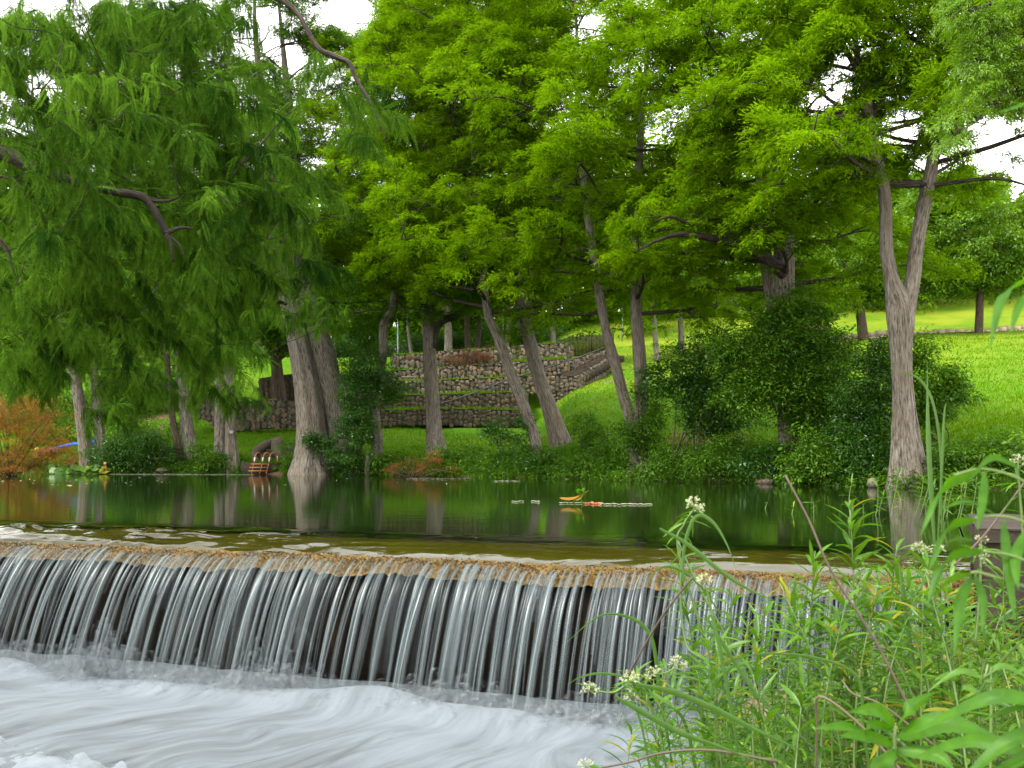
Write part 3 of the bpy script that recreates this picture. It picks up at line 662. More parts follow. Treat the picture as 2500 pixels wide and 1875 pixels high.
cypress('slender crooked grey cypress bending right at the top, beside the dark shrub', [(61.5, [(921, 1126, 32), (920, 1066, 25), (914, 970, 24), (934, 876, 20), (938, 790, 22), (962, 742, 20)])], 11, 25, 7, seed=7, nl=26, pads=34)
cypress('straight grey cypress in front of the terraces with a stout limb bending right', [(62, [(1067, 1112, 52), (1060, 1050, 36), (1053, 940, 31), (1048, 840, 29), (1048, 770, 27), (1052, 690, 22)])], 11, 27, 8.5, seed=8, nl=34, pads=34,
        limbs=[(62, [(1056, 850, 20, 0), (1066, 800, 20, 0), (1084, 780, 20, -.5), (1112, 772, 15, -1), (1140, 745, 11, -1.5)], 6)])
cypress('thin cypress leaning left, its foot on a root clump at the waterline', [(55.5, [(1317, 1166, 38), (1306, 1072, 26), (1278, 990, 27), (1243, 899, 25), (1212, 813, 24), (1188, 750, 20)])], 9.5, 24, 8, seed=9, nl=36, pads=34)
cypress('thick cypress leaning left on the grass right of the terraces, dark scar at its foot', [(58, [(1378, 1114, 64), (1350, 1022, 42), (1322, 940, 34), (1296, 845, 33), (1276, 750, 30)])], 10.5, 26, 8.5, seed=10, nl=32, pads=34)
cypress('forked cypress with widely flared foot at the water left of the bank thicket', [(49, [(1566, 1172, 76), (1563, 1100, 40), (1567, 970, 33), (1560, 850, 31), (1553, 730, 27)]), (49.4, [(1556, 1150, 30), (1541, 1035, 26), (1519, 956, 26), (1500, 880, 25), (1474, 780, 22)])], 8.5, 23, 7.5, seed=11, nl=32, pads=34)
ivy = cypress('huge ivy covered cypress with dark spreading limbs over the bank thicket', [(43.5, [(1930, 1150, 60), (1924, 1050, 46), (1918, 960, 46), (1914, 800, 52), (1912, 680, 54), (1917, 520, 40), (1900, 430, 30)]), (44, [(1890, 760, 30), (1872, 640, 30), (1862, 560, 26), (1856, 420, 24), (1836, 260, 24)])], 8.8, 19.5, 7.5, seed=12, nl=36, pads=34, bark='bark',
        limbs=[(43, [(1915, 668, 30, 0), (1860, 625, 24, -.6), (1790, 595, 20, -1.2), (1720, 578, 18, -1.8), (1662, 572, 13, -2.4), (1610, 585, 8, -2.8), (1560, 610, 4, -3.1)], 9),
               (43, [(1900, 590, 26, 0), (1830, 552, 22, -.8), (1760, 528, 15, -1.6), (1690, 545, 11, -2.2), (1640, 530, 6, -2.6), (1600, 540, 3, -3)], 9),
               (43, [(1780, 592, 14, -1.2), (1772, 552, 12, -1.3), (1762, 526, 10, -1.5)], 0),
               (44, [(1912, 510, 34, 0), (1950, 470, 28, .3), (2010, 415, 24, .6), (2060, 370, 22, .9), (2105, 315, 18, 1.2), (2150, 240, 12, 1.5)], 3),
               (43.5, [(1905, 300, 22, 0), (1945, 240, 20, .2), (2000, 165, 16, .4), (2030, 110, 12, .6)], 2),
               (43, [(1900, 310, 18, 0), (1870, 268, 16, -.4), (1790, 238, 12, -.8), (1740, 200, 8, -1)], 4)])
cypress('tall grey cypress forking into two bare stems, broad flared foot at right', [(37.6, [(2224, 1186, 118), (2213, 1110, 78), (2204, 962, 51), (2198, 850, 52), (2196, 760, 66), (2176, 680, 36), (2163, 600, 32), (2160, 480, 30), (2138, 380, 27), (2122, 280, 25), (2108, 190, 18)]),
        (37.8, [(2204, 810, 40), (2214, 740, 44), (2228, 680, 36), (2238, 600, 33), (2256, 500, 32), (2276, 400, 30), (2288, 320, 26), (2296, 220, 22)])], 11.5, 18.5, 6.0, seed=13, nl=34, pads=32, prad=.85,
        limbs=[(37.6, [(2112, 205, 16, 0), (2070, 130, 13, -.3), (2020, 60, 9, -.6)], 3), (37.6, [(2125, 300, 15, 0), (2165, 220, 13, -.2), (2200, 130, 10, -.3), (2215, 50, 7, -.3)], 3),
               (37.6, [(2128, 325, 14, 0), (2060, 285, 11, -.5), (1990, 305, 9, -.9), (1960, 350, 6, -1.2)], 3),
               (37.8, [(2286, 275, 9, 0), (2240, 292, 8, -.3), (2180, 300, 7, -.6)], 0)])
# tree standing off to the right whose branches reach into the frame
r_ = np.random.default_rng(77)
rt = thing('overhanging_cypress', 'yellow green cypress branches reaching in at the right edge of the canopy', 'tree', (16.5, 27, .8))
mb = MB(); add_tube(mb, [(16.5, 27, .2), (16.4, 27, 5), (16.2, 27, 11), (16.3, 27, 17)], [.6, .45, .35, .1], 20, 5, .12, 6, .04, 5); mb.build('trunk', M['bark'], rt, True)
padC, padR, padO = [], [], []
for pts in ([(2700, 60), (2560, 90), (2450, 130), (2380, 150)], [(2700, 120), (2520, 160), (2450, 230), (2390, 290), (2330, 330)], [(2720, -60), (2560, -10), (2420, 10), (2340, 40)], [(2720, 200), (2560, 210), (2480, 240)], [(2700, 10), (2560, 60), (2470, 60), (2420, 110)]):
    line = np.array([P(x, y, 26 - .6 * i) for i, (x, y) in enumerate(pts)]); mw = MB(); foliage_limb(mw, padC, padR, padO, line, .09, r_, 46, .48, .24); mw.build('limb', M['barkd'], rt, True)
pads('crown', 'broad', padC, padR, padO, rt, r_, L=(.16, .28), per=220, droop=.40, toff=.2)

# ------- the near cypress off to the left: hanging feathery sprays over the pond
nt = thing('near_cypress', 'dark near cypress boughs with hanging feathery sprays filling the upper left', 'tree', (-24.5, 30, .6))
r_ = np.random.default_rng(5)
mb = MB(); add_tube(mb, [(-24.5, 30, -.2), (-24.3, 30, 3), (-24, 30, 8), (-23.6, 29.6, 18)], [1.2, .9, .7, .4], 24, 5, .14, 6, .04, 9); mb.build('trunk', M['bark'], nt, True)
main = [(14.6, [(-700, 200, 70), (-200, 330, 60), (0, 372, 50), (85, 410, 44), (195, 447, 34), (285, 468, 30), (346, 480, 30), (372, 505, 26), (392, 540, 24), (407, 572, 22)]),
        (14.6, [(350, 482, 20), (380, 490, 16), (411, 490, 12), (440, 480, 6)]), (14.5, [(405, 570, 18), (440, 556, 13), (472, 558, 7)]),
        (14.5, [(407, 572, 18), (418, 600, 13), (424, 640, 7)]), (14.5, [(418, 580, 10), (440, 600, 7), (447, 625, 4)]),
        (17, [(-500, 100, 40), (-100, 180, 26), (120, 270, 18), (200, 370, 14), (330, 450, 8)]),
        (18, [(-300, -200, 50), (200, -60, 34), (480, -40, 26), (690, 0, 20), (773, 112, 18), (812, 135, 20), (854, 155, 18), (866, 185, 15), (900, 245, 11), (930, 305, 7), (940, 345, 4)]),
        (17.5, [(-300, 560, 40), (-60, 560, 24), (10, 600, 18), (30, 650, 10), (50, 720, 5)]),
        (18, [(560, 440, 5), (590, 400, 9), (640, 350, 7), (690, 290, 5), (730, 260, 3)]),
        (21, [(388, 695, 9), (345, 770, 8), (310, 860, 6), (285, 940, 3)]),
        (17, [(-400, 380, 30), (0, 430, 12), (110, 480, 9), (260, 520, 7), (400, 585, 4)]),
        (18.5, [(200, -300, 30), (290, -60, 14), (360, 60, 10), (470, 130, 7), (560, 170, 4)])]
anch = []
KD = 1.9
for D, pts in main:
    D *= KD
    line = [P(x, y, D) for x, y, w in pts]; rad = [.68 * w / F * D / 2 for x, y, w in pts]
    mw = MB(); add_tube(mw, line, rad, 12, 5, rough=.09, seed=len(pts)); mw.build('limb', M['barkn' if D < 32 else 'barkd'], nt, True)
    q = cat_spline(np.array(line), 6); anch.append(q[(proj(q)[0] > -250)])
anch = np.concatenate(anch)
blobs = [(200, 880, 130, 60, 23, 11), (60, 900, 80, 50, 23, 9), (430, 900, 90, 60, 24, 11), (330, 800, 90, 60, 21, 9), (765, 765, 75, 40, 30, 14), (620, 790, 60, 50, 28, 8), (140, 90, 210, 110, 16, 60), (400, 50, 190, 70, 17.5, 46), (330, 240, 230, 110, 17, 70), (110, 330, 150, 90, 16, 46), (540, 330, 150, 100, 18, 42), (190, 520, 210, 90, 16, 56),
         (500, 520, 150, 90, 17.5, 42), (110, 670, 150, 90, 19, 42), (330, 690, 110, 90, 20, 32), (540, 690, 120, 90, 20, 40), (690, 640, 110, 70, 21, 28), (180, 820, 110, 70, 22, 26),
         (500, 830, 105, 75, 23, 28), (300, 960, 90, 60, 26, 14), (560, 960, 80, 40, 27, 10), (700, 150, 120, 60, 18.5, 12), (870, 230, 80, 60, 18.5, 9), (880, 320, 60, 50, 18.5, 6), (680, 440, 100, 60, 19, 20), (560, 60, 90, 70, 18, 12), (60, 820, 90, 70, 21, 14)]
mtw = MB(); SP, SD, ST, SS = [], [], [], []
for bx, by, rx, ry, D, nb in blobs:
    for _ in range(int(nb * (.60 if by < 760 else .95))):
        ang, rr = r_.uniform(0, 6.283), math.sqrt(r_.uniform(0, 1)); Dk = (D + r_.normal(0, 1.3)) * KD
        c = P(bx + rx * rr * math.cos(ang), by + ry * rr * math.sin(ang), Dk)
        if in_gap(c[None], 1.1)[0] or c[2] < .7: continue
        a = anch[np.argmin(np.linalg.norm((anch - c) * [1, .6, 1], axis=1))]
        d = nrmz(np.array([r_.normal(.5, .6), r_.normal(-.1, .5), r_.normal(-.25, .3)])); L = r_.uniform(.6, 1.3) * KD
        tw0 = c - d * L * .5; a = anch[np.argmin(np.linalg.norm((anch - tw0) * [1, .8, 1], axis=1))]
        line = np.array([tw0, c + [0, 0, .06], c + d * L * .5 - [0, 0, .10 * L]])
        add_tube(mtw, line, [.011, .008, .004], 4, 3, seed=1)
        mid = (a + tw0) / 2 + [0, 0, -.12 * np.linalg.norm(a - tw0)]
        add_tube(mtw, [a, mid, tw0], [.018, .013, .010], 4, 3, rough=.1, seed=2)
        q = cat_spline(line, 12); pt = r_.normal(.46, .36); anch = np.vstack([anch, line[:2]])
        for k in range(int(34 * L / KD) + 9):
            i = int(r_.integers(0, len(q))); sd = r_.normal(0, .5, 3)
            SP.append(q[i] + r_.normal(0, .03, 3)); SD.append(nrmz(d * .55 + sd + [0, 0, -.55])); ST.append(pt + r_.normal(0, .1)); SS.append(r_.uniform(.20, .48) * KD)
mtw.build('twig', M['barkn'], nt, True, kind='stuff')
SP, SD, ST, SS = map(np.array, (SP, SD, ST, SS)); n = len(SP)
NLF = 40; down = np.array([0, 0, -1.0]); src = []       # one spray: a drooping axis with two ranks of fine leaflets
for v in range(8):
    k = np.arange(NLF); f = (k + .5) / NLF; dr = r_.uniform(.45, .95); bend = r_.normal(0, .12)
    axis = np.stack([f, bend * f ** 2, -dr * f ** 2], -1); tan = nrmz(np.stack([1 + 0 * f, 2 * bend * f, -2 * dr * f], -1))
    sidev = nrmz(np.cross(tan, nrmz(np.array([.1, .1, 1.]) + r_.normal(0, .3, 3)))); sg = np.where(k % 2 == 0, 1.0, -1.0)[:, None]
    ll = (.15 * np.sin(np.pi * np.clip(f * .85 + .12, 0, 1)) + .04) * r_.uniform(.8, 1.2, NLF)
    V, Fq = leaf_quads(axis, sidev * sg * .75 + tan * .8 + down * .3, np.cross(sidev, tan) + r_.normal(0, .3, (NLF, 3)), ll, ll * .17 + .010, .12)
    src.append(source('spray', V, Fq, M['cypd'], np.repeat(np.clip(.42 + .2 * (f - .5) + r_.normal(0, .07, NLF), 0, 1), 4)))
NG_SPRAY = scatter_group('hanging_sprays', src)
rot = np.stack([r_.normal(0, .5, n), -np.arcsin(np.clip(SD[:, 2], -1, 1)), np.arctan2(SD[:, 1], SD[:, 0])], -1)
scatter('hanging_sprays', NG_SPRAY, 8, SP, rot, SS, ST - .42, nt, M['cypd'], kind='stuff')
print('near cypress sprays', n)

# ------- broadleaf trees on the lawn and behind
def broadleaf(label, px, py, D, w, crowns, per=240, clump=.8, mat='broad', seed=0, fork=None, name='lawn_tree', Ls=(.22, .40), bark='barkb', group=None, gap=True):
    r_ = np.random.default_rng(2000 + seed); b = P(px, py, D); b[2] = float(gz(px, D))
    root = thing(name, label, 'tree', b, group)
    top = P(crowns[0][0], crowns[0][1], D); mb = MB(); r0 = w / F * D / 2
    add_tube(mb, [b - [0, 0, .5], b + [0, 0, .3], b * .6 + top * .4 + r_.normal(0, .12, 3), top], [r0 * 1.3, r0 * 1.1, r0 * .85, r0 * .3], 14, 5, .06, 5, .04, seed); mb.build('trunk', M[bark], root, True)
    C, Rr, O = [], [], []
    for cx, cy_, rx, ry in crowns:
        c = P(cx, cy_, D); X, Z = rx / F * D, ry / F * D; Yr = (X + Z) / 2
        nk = max(8, int(14 * (X * Z) / (clump ** 2)))
        u = nrmz(r_.normal(size=(nk, 3))); rr = r_.uniform(.35, 1.0, nk) ** .5
        p = c + u * rr[:, None] * [X, Yr, Z]
        C.append(p); Rr.append(clump * r_.uniform(.6, 1.15, nk)); O.append(u)
        for _ in range(4):
            e = p[r_.integers(nk)]; s0 = b * .5 + top * .5
            mw = MB(); add_tube(mw, [s0, (s0 + e) / 2 + r_.normal(0, .2, 3), e], [r0 * .45, r0 * .28, .03], 6, 4, rough=.08, seed=seed); mw.build('limb', M[bark], root, True)
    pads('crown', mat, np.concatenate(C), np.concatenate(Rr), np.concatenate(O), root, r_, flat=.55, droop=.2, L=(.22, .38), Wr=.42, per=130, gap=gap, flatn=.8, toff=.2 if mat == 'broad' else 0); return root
broadleaf('round dark trunked lawn tree half behind the forked grey cypress', 2107, 817, 89, 24, [(2080, 640, 130, 90), (2150, 690, 80, 50), (2040, 720, 60, 40)], seed=1, per=100, clump=1.1, Ls=(.30, .5))
broadleaf('spreading lawn tree by the road at the right edge', 2390, 812, 88, 19, [(2390, 560, 180, 150), (2290, 660, 80, 70), (2470, 650, 80, 60), (2330, 470, 110, 80)], seed=2, per=110, clump=1.1, Ls=(.30, .5), bark='barkb')
broadleaf('little young tree alone on the sunlit upper lawn', 1856, 786, 96, 8, [(1815, 715, 50, 32), (1850, 700, 50, 30)], seed=3, clump=.9)
broadleaf('bright green tree crown low behind the ivy cypress', 1985, 760, 75, 10, [(1985, 705, 70, 60), (1955, 640, 70, 50)], seed=4, per=90, clump=.9)
broadleaf('large round crowned tree behind the tall forked cypress', 2250, 800, 112, 22, [(2230, 560, 200, 130), (2330, 470, 120, 80), (2100, 500, 130, 100)], seed=5, per=110, clump=1.6, Ls=(.4, .7))
broadleaf('grey trunked tree at the lawn edge right of the stairs', 1664, 804, 92, 15, [(1650, 640, 100, 80), (1700, 700, 70, 40)], seed=6, per=90, clump=1.2, bark='bark')
broadleaf('thin pale trunked tree just right of the stair top', 1603, 822, 88, 14, [(1590, 640, 90, 90)], seed=7, per=90, clump=1.2, bark='bark')
for i, (px, py, D, w, lab) in enumerate([(1094, 858, 88, 19, 'stout grey trunk on the upper terrace left of the brown brush pile'), (1143, 846, 91, 15, 'dark trunk on the upper terrace right above the brown brush pile'), (1164, 845, 92, 12, 'nearly black slim trunk on the upper terrace right of its grey neighbour'),
                                         (1233, 845, 87, 13, 'pale thin trunk by the rusty lamp on the upper terrace'), (1351, 838, 89, 14, 'pale trunk on the upper grass near the top of the stairs'), (1040, 862, 93, 7, 'very thin pale sapling trunk in the dark wood'), (1005, 866, 92, 9, 'slim trunk in shade right of the white lamp post')]):
    broadleaf(lab, px, py, D, w, [(px + R.uniform(-20, 20), 640, 100, 90)], seed=20 + i, clump=1.3, mat='wood', bark='barkb' if i in (1, 2) else 'bark', name='terrace_tree', Ls=(.35, .6))
broadleaf('black thick trunked tree in deep shade left of the leaning double cypress', 690, 985, 76, 34, [(660, 720, 130, 90), (720, 800, 60, 40)], seed=30, per=120, clump=1.3, mat='wood', name='shade_tree')
for i, (px, D, y0, lab) in enumerate([(60, 100, 620, 'leafy tree on the left hillside behind the near boughs'), (230, 104, 660, 'leafy hillside tree behind the pair of grey cypresses'), (400, 108, 640, 'leafy hillside tree above the pale road on the left'), (560, 104, 620, 'tall hillside tree behind the twin trunked cypress'), (-120, 98, 600, 'hillside tree at the left edge')]):
    broadleaf(lab, px, 850, D, 14, [(px, y0, 120, 130), (px + 60, y0 + 70, 90, 70), (px - 60, y0 - 90, 110, 100)], seed=40 + i, per=95, clump=1.9, mat='wood', name='hillside_tree', Ls=(.45, .75))
# the wood that closes the view behind everything
r_ = np.random.default_rng(9); C, Rr = [], []
for px in np.arange(-300, 2900, 34):
    D = r_.uniform(112, 150); b = float(gz(px, D)); hh = r_.uniform(9, 14) if px > 1900 else r_.uniform(14, 24)
    for _ in range(44):
        C.append(P(px + r_.normal(0, 40), 0, D) * [1, 1, 0] + [0, r_.normal(0, 3), b - .5 + hh * r_.uniform(.0, 1)]); Rr.append(r_.uniform(1.3, 2.5))
C = np.array(C); pads('woodland', 'wood', C, Rr, nrmz(r_.normal(size=C.shape)), None, r_, flat=.55, droop=.2, L=(.22, .38), Wr=.42, per=130, flatn=.8, label='far leafy wood closing the view above the lawns')
# ---------------------------------------------------------------- stone terraces on the far slope
def stone_variants(n=14, mat='stone'):
    out = []
    for i in range(n):
        r_ = np.random.default_rng(500 + i); k = int(r_.integers(5, 8)); a = np.sort(np.arange(k) / k * 6.283 + r_.uniform(-.28, .28, k)) + r_.uniform(0, 6)
        rr = r_.uniform(.47, .60, k); x, z = rr * np.cos(a) * 1.0, rr * np.sin(a) * 1.0
        b = np.stack([x, 0 * x + .10, z], -1); f1 = np.stack([x, 0 * x - .34 + r_.uniform(-.06, .06, k), z], -1); f2 = np.stack([x * .86, 0 * x - .40 + r_.uniform(-.09, .09, k), z * .86], -1)
        V = np.vstack([b, f1, f2]); j = np.arange(k); j2 = (j + 1) % k
        out.append(mesh_data('stone', V, [np.concatenate([np.stack([j, j2, k + j2, k + j], -1), np.stack([k + j, k + j2, 2 * k + j2, 2 * k + j], -1)]), (2 * k + j)[None]], M[mat]))
    return out
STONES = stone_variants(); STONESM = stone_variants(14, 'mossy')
def stone_wall(label, pts, cell=(.46, .42), depth=.5, mat='stonewall', cap=True, name='stone_wall', lim=290, stones=True, sm=None):
    """pts: (px, y top, y bottom, D) along the visible face, left to right"""
    T = np.array([P(x, a, D) for x, a, b, D in pts]); B = np.array([P(x, b, D) for x, a, b, D in pts]); B[:, 2] -= .15
    root = thing(name, label, 'wall', (T[0] * 0 + B[len(B) // 2]))
    n = len(T); back = np.array([0, depth, 0]); m = MB()
    V = np.concatenate([B, T, T + back, B + back]); j = np.arange(n - 1)
    m.add(V, np.concatenate([np.stack([j + k * n, j + 1 + k * n, j + 1 + (k + 1) % 4 * n, j + (k + 1) % 4 * n], -1) for k in range(4)] + [np.array([[0, n, 2 * n, 3 * n], [n - 1, 4 * n - 1, 3 * n - 1, 2 * n - 1]])]))
    m.build('wall_core', M[mat], root)
    if not stones: return root
    ln = np.concatenate([[0], np.cumsum(np.linalg.norm(np.diff(T[:, :2], axis=0), axis=1))]); cnt = 0; org = wloc(root)
    r_ = np.random.default_rng(len(label)); x = cell[0] * .5; col = 0
    while x < ln[-1] and cnt < lim:
        t = np.array([np.interp(x, ln, T[:, k]) for k in range(3)]); zb = np.interp(x, ln, B[:, 2]); i = min(int(np.searchsorted(ln, x)), n - 1); i = max(i, 1)
        e = nrmz((T[i] - T[i - 1]) * [1, 1, 0]); rz = math.atan2(e[1], e[0]); w = cell[0] * r_.uniform(.85, 1.2); z = zb + .05 - r_.uniform(0, .22); 
        while z < t[2] - .06:
            h = min(cell[1] * r_.uniform(.65, 1.5), t[2] - z + .05)
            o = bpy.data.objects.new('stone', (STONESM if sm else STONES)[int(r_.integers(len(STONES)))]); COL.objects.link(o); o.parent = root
            o.location = tuple(np.array([t[0] + e[0] * r_.normal(0, .05), t[1] + e[1] * r_.normal(0, .05) + .05, z + h / 2]) - org); o.rotation_euler = (r_.normal(0, .04), r_.normal(0, .12), rz)
            o.scale = (w * 1.02, .34, h * 1.05); cnt += 1; z += h
        x += w
    if cap:
        m = MB(); off = np.array([0, -.07, 0]); hh = np.array([0, 0, .07])
        V = np.concatenate([T + off + [0, 0, .01], T + off + hh, T + back + hh, T + back + [0, 0, .01]]); V += r_.normal(0, .015, V.shape)
        m.add(V, np.concatenate([np.stack([j + k * n, j + 1 + k * n, j + 1 + (k + 1) % 4 * n, j + (k + 1) % 4 * n], -1) for k in range(4)])); m.build('coping', M['old_conc'], root)
    return root
def dens(pts, k=5):
    a = np.array(pts, float); t = np.linspace(0, len(a) - 1, (len(a) - 1) * k + 1); return [tuple(np.interp(q, np.arange(len(a)), a[:, c]) for c in range(4)) for q in t]
walls = [('topmost terrace wall of tall pale stones below the dark wood', [(956, 868, 906, 81.5), (1010, 866, 904, 81.5), (1100, 858, 898, 81.5), (1186, 853, 893, 81.5), (1275, 845, 885, 81.5), (1385, 839, 874, 81.5), (1396, 846, 872, 82)], (.50, .46)),
         ('second terrace wall from the top, behind a low white bench', [(940, 910, 934, 80), (1000, 905, 932, 80), (1120, 896, 925, 80), (1224, 888, 918, 80), (1300, 883, 914, 80), (1385, 878, 912, 80)], (.44, .36)),
         ('middle terrace wall with orange tinted stones', [(936, 936, 968, 78.3), (1000, 932, 966, 78.3), (1120, 928, 963, 78.3), (1233, 923, 960, 78.3), (1330, 919, 952, 78.3)], (.44, .40)),
         ('dark shaded fourth terrace wall crossed by the iron rail', [(925, 970, 1006, 76.8), (1000, 967, 1004, 76.8), (1180, 962, 1002, 76.8), (1290, 958, 985, 76.8)], (.44, .42)),
         ('lowest terrace wall standing on the river lawn', [(915, 1005, 1034, 75.2), (1000, 1002, 1032, 75.2), (1085, 1000, 1033, 75.2), (1170, 1001, 1034, 75.2), (1268, 1004, 1036, 75.2)], (.46, .40)),
         ('mossy stone wall above the grass left of the leaning double cypress', [(470, 962, 1010, 74), (568, 984, 1046, 73.5), (650, 981, 1042, 73.5), (760, 979, 1036, 73.5), (860, 982, 1030, 74)], (.50, .52)),
         ('upper shaded wall behind the black trunk at left of the terraces', [(632, 926, 984, 77), (700, 916, 982, 77), (790, 912, 982, 77), (935, 930, 985, 77)], (.52, .52))]
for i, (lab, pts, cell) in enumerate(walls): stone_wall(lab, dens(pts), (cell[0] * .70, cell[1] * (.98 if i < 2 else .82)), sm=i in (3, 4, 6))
# grass on the terrace treads
m = MB(); gw = MB()
for i in range(5):
    top = dens(walls[i][1], 6); T = np.array([P(x, a, D) for x, a, b, D in top]); n = len(T)
    T2 = T + [0, 2.0 if i else 4.5, .12]; V = np.concatenate([T + [0, .25, -.03], T2]); j = np.arange(n - 1)
    m.add(V, np.stack([j, j + 1, n + j + 1, n + j], -1), dry=np.full(2 * n, .35), soil=np.zeros(2 * n))
m.build('terrace_grass', M['lawn'], kind='structure')
# stairs climbing at the right end of the terraces
st = thing('stone_stairs', 'straight flight of stone stairs between low walls at the right end of the terraces', 'stairs', P(1390, 925, 78))
for k in range(11):
    f = k / 10; c = P(1396 + 92 * f, 914 - 47 * f, 78.5 + 5 * f); m = MB(); m.box(c + [.2, .4, -.25], (1.9, .75, .5), .45); m.build('step', M['old_conc'], st)
stone_wall('stone parapet on the uphill side of the stairs', dens([(1392, 878, 915, 80.4), (1440, 866, 896, 82.5), (1486, 855, 878, 85)]), (.34, .32))
stone_wall('low stone parapet on the grass side of the stairs', dens([(1335, 917, 990, 78), (1404, 921, 966, 77.6), (1445, 897, 934, 80.2), (1486, 873, 905, 83)]), (.32, .28))
hr = thing('iron_handrail', 'long black iron handrail slanting down across the terraces', 'handrail', P(1072, 990, 75.5))
line = [P(1068, 988, 74.6), P(1150, 962, 76), P(1227, 932, 77.5), P(1310, 906, 78.5), P(1398, 878, 79.5), P(1440, 862, 81), P(1478, 847, 83)]
m = MB(); add_tube(m, line, [.055] * 7, 6, 3); m.build('rail', M['iron'], hr, True)
for px, y0, y1, D in ((1110, 975, 1002, 75.3), (1227, 932, 960, 77.5), (1398, 878, 922, 79.5), (1478, 847, 872, 83)):
    m = MB(); add_tube(m, [P(px, y1, D), P(px, y0, D)], [.03, .03], 6, 1); m.build('post', M['iron'], hr, True)
sb = thing('stone_bench', 'low pale bench slab set against the second terrace wall', 'bench', P(998, 932, 79.5))
m = MB(); m.box(P(998, 921, 79.5), (1.05, .4, .10)); m.build('seat', M['conc'], sb)
for dx in (-.4, .4):
    m = MB(); m.box(P(998, 927, 79.5) + [dx, 0, 0], (.12, .32, .28)); m.build('leg', M['conc'], sb)
# lamps
def lamp(label, px, yb, yt, D, hx, hy, hw, matn):
    b = P(px, yb, D); t = thing('lamp_post', label, 'street lamp', b)
    m = MB(); add_tube(m, [b - [0, 0, .3], P(px, (yb + yt) / 2, D), P(px, yt, D)], [.055, .05, .04], 8, 2); m.build('pole', M['pole'], t, True)
    h = P(hx, hy, D - .1); r = hw / F * D / 2; m = MB(); add_tube(m, [P(px, yt + 3, D), h + [0, 0, .12]], [.025, .025], 6, 1); m.build('arm', M['pole'], t, True)
    m = MB(); add_tube(m, [h + [0, 0, .16], h + [0, 0, .06], h, h - [0, 0, .10], h - [0, 0, .22]], [r * .25, r * .35, r * .6, r * .85, r], 12, 2); m.build('lamp_shade', M[matn], t, True)
lamp('lamp post with a white bell shade above the terraces', 971, 868, 786, 86, 963, 791, 9, 'white')
lamp('lamp post with a rusty bell shade beside a pale trunk', 1228, 828, 760, 88, 1218, 772, 9, 'orange')
lamp('plain lamp post near the head of the stairs', 1519, 824, 752, 88, 1512, 756, 7, 'white')
# board fence, its colour darkened for the shade of the wood
fn = thing('board_fence', 'weathered board fence at the edge of the wood, darkened to stand for shade', 'fence', G(1100, 97))
m = MB(); posts = []
for px in np.arange(620, 1500, 3.4):
    b = G(px, 97 + .004 * (px - 1100)); m.box(b + [0, 0, .9 + R.uniform(-.05, .05)], (.115, .03, 1.9))
m.build('boards', M['fence'], fn, kind='stuff')
for px in np.arange(620, 1500, 55):
    b = G(px, 97.2 + .004 * (px - 1100)); m = MB(); m.box(b + [0, 0, .9], (.14, .14, 2.0)); m.build('post', M['fence'], fn)
f2 = thing('board_fence', 'grey vertical board fence behind the upper lawn tree', 'fence', G(1715, 118))
m = MB()
for px in np.arange(1560, 1800, 2.6):
    b = G(px, 125 - .03 * (px - 1560)); m.box(b + [0, 0, 1.0 + R.uniform(-.08, .08)], (.11, .03, 2.2))
m.build('boards', M['fence'], f2, kind='stuff')
for px in np.arange(1560, 1800, 40):
    b = G(px, 125.3 - .03 * (px - 1560)); m = MB(); m.box(b + [0, 0, 1.0], (.14, .14, 2.3)); m.build('post', M['fence'], f2)
# road and its low kerb wall on the lawn
m = MB(); rows = []
for px in np.arange(1930, 3200, 20):
    D = np.interp(px, [1930, 2300, 2500, 3200], [89, 89.5, 91, 96]); w = np.interp(px, [1930, 2330, 2520, 3200], [1.2, 1.6, 3.4, 6])
    rows.append((G(px, D - w * .4, .06), G(px, D + w * .6, .05)))
rows = np.array(rows); n = len(rows); j = np.arange(n - 1)
mk('road', rows.reshape(-1, 3), np.stack([2 * j, 2 * j + 2, 2 * j + 3, 2 * j + 1], -1), M['road'], kind='structure')
kw = thing('kerb_wall', 'low pale stone kerb wall along the road on the lawn', 'wall', G(2250, 92))
r_ = np.random.default_rng(4); px = 1960
while px < 2700:
    w = r_.uniform(14, 26); D = np.interp(px, [1930, 2300, 2500, 3200], [91, 91.2, 93.5, 99]); c = G(px + w / 2, D); m = MB(); m.box(c + [0, 0, .14], (w / F * D * .97, .4, .40 + r_.uniform(-.12, .12)), r_.normal(0, .04), r_.normal(0, .02))
    m.build('stone_block', M['road'], kw); px += w
# ---------------------------------------------------------------- landing, curved steps, ladder
dk = thing('landing_slab', 'small weathered concrete landing at the waterline below the curved steps', 'landing', P(648, 1140, 64))
m = MB(); m.box(P(646, 1142, 64.6) * [1, 1, 0] + [0, 0, .20], (2.35, 2.0, 1.0)); m.build('slab', M['old_conc'], dk)
cs = thing('curved_steps', 'curved concrete steps with low side walls climbing the grass from the landing', 'stairs', P(650, 1128, 65.5))
def ribbon_wall(pts, h, w, nm):
    q = cat_spline(np.array(pts), 6); d = np.gradient(q, axis=0) * [1, 1, 0]; s = nrmz(np.stack([d[:, 1], -d[:, 0], 0 * d[:, 0]], -1)) * w / 2; n = len(q); j = np.arange(n - 1)
    V = np.concatenate([q - s - [0, 0, h], q - s, q + s, q + s - [0, 0, h]]); m = MB()
    m.add(V, np.concatenate([np.stack([j + k * n, j + 1 + k * n, j + 1 + (k + 1) % 4 * n, j + (k + 1) % 4 * n], -1) for k in range(4)] + [np.array([[0, n, 2 * n, 3 * n], [n - 1, 4 * n - 1, 3 * n - 1, 2 * n - 1]])])); m.build(nm, M['mid_conc'], cs)
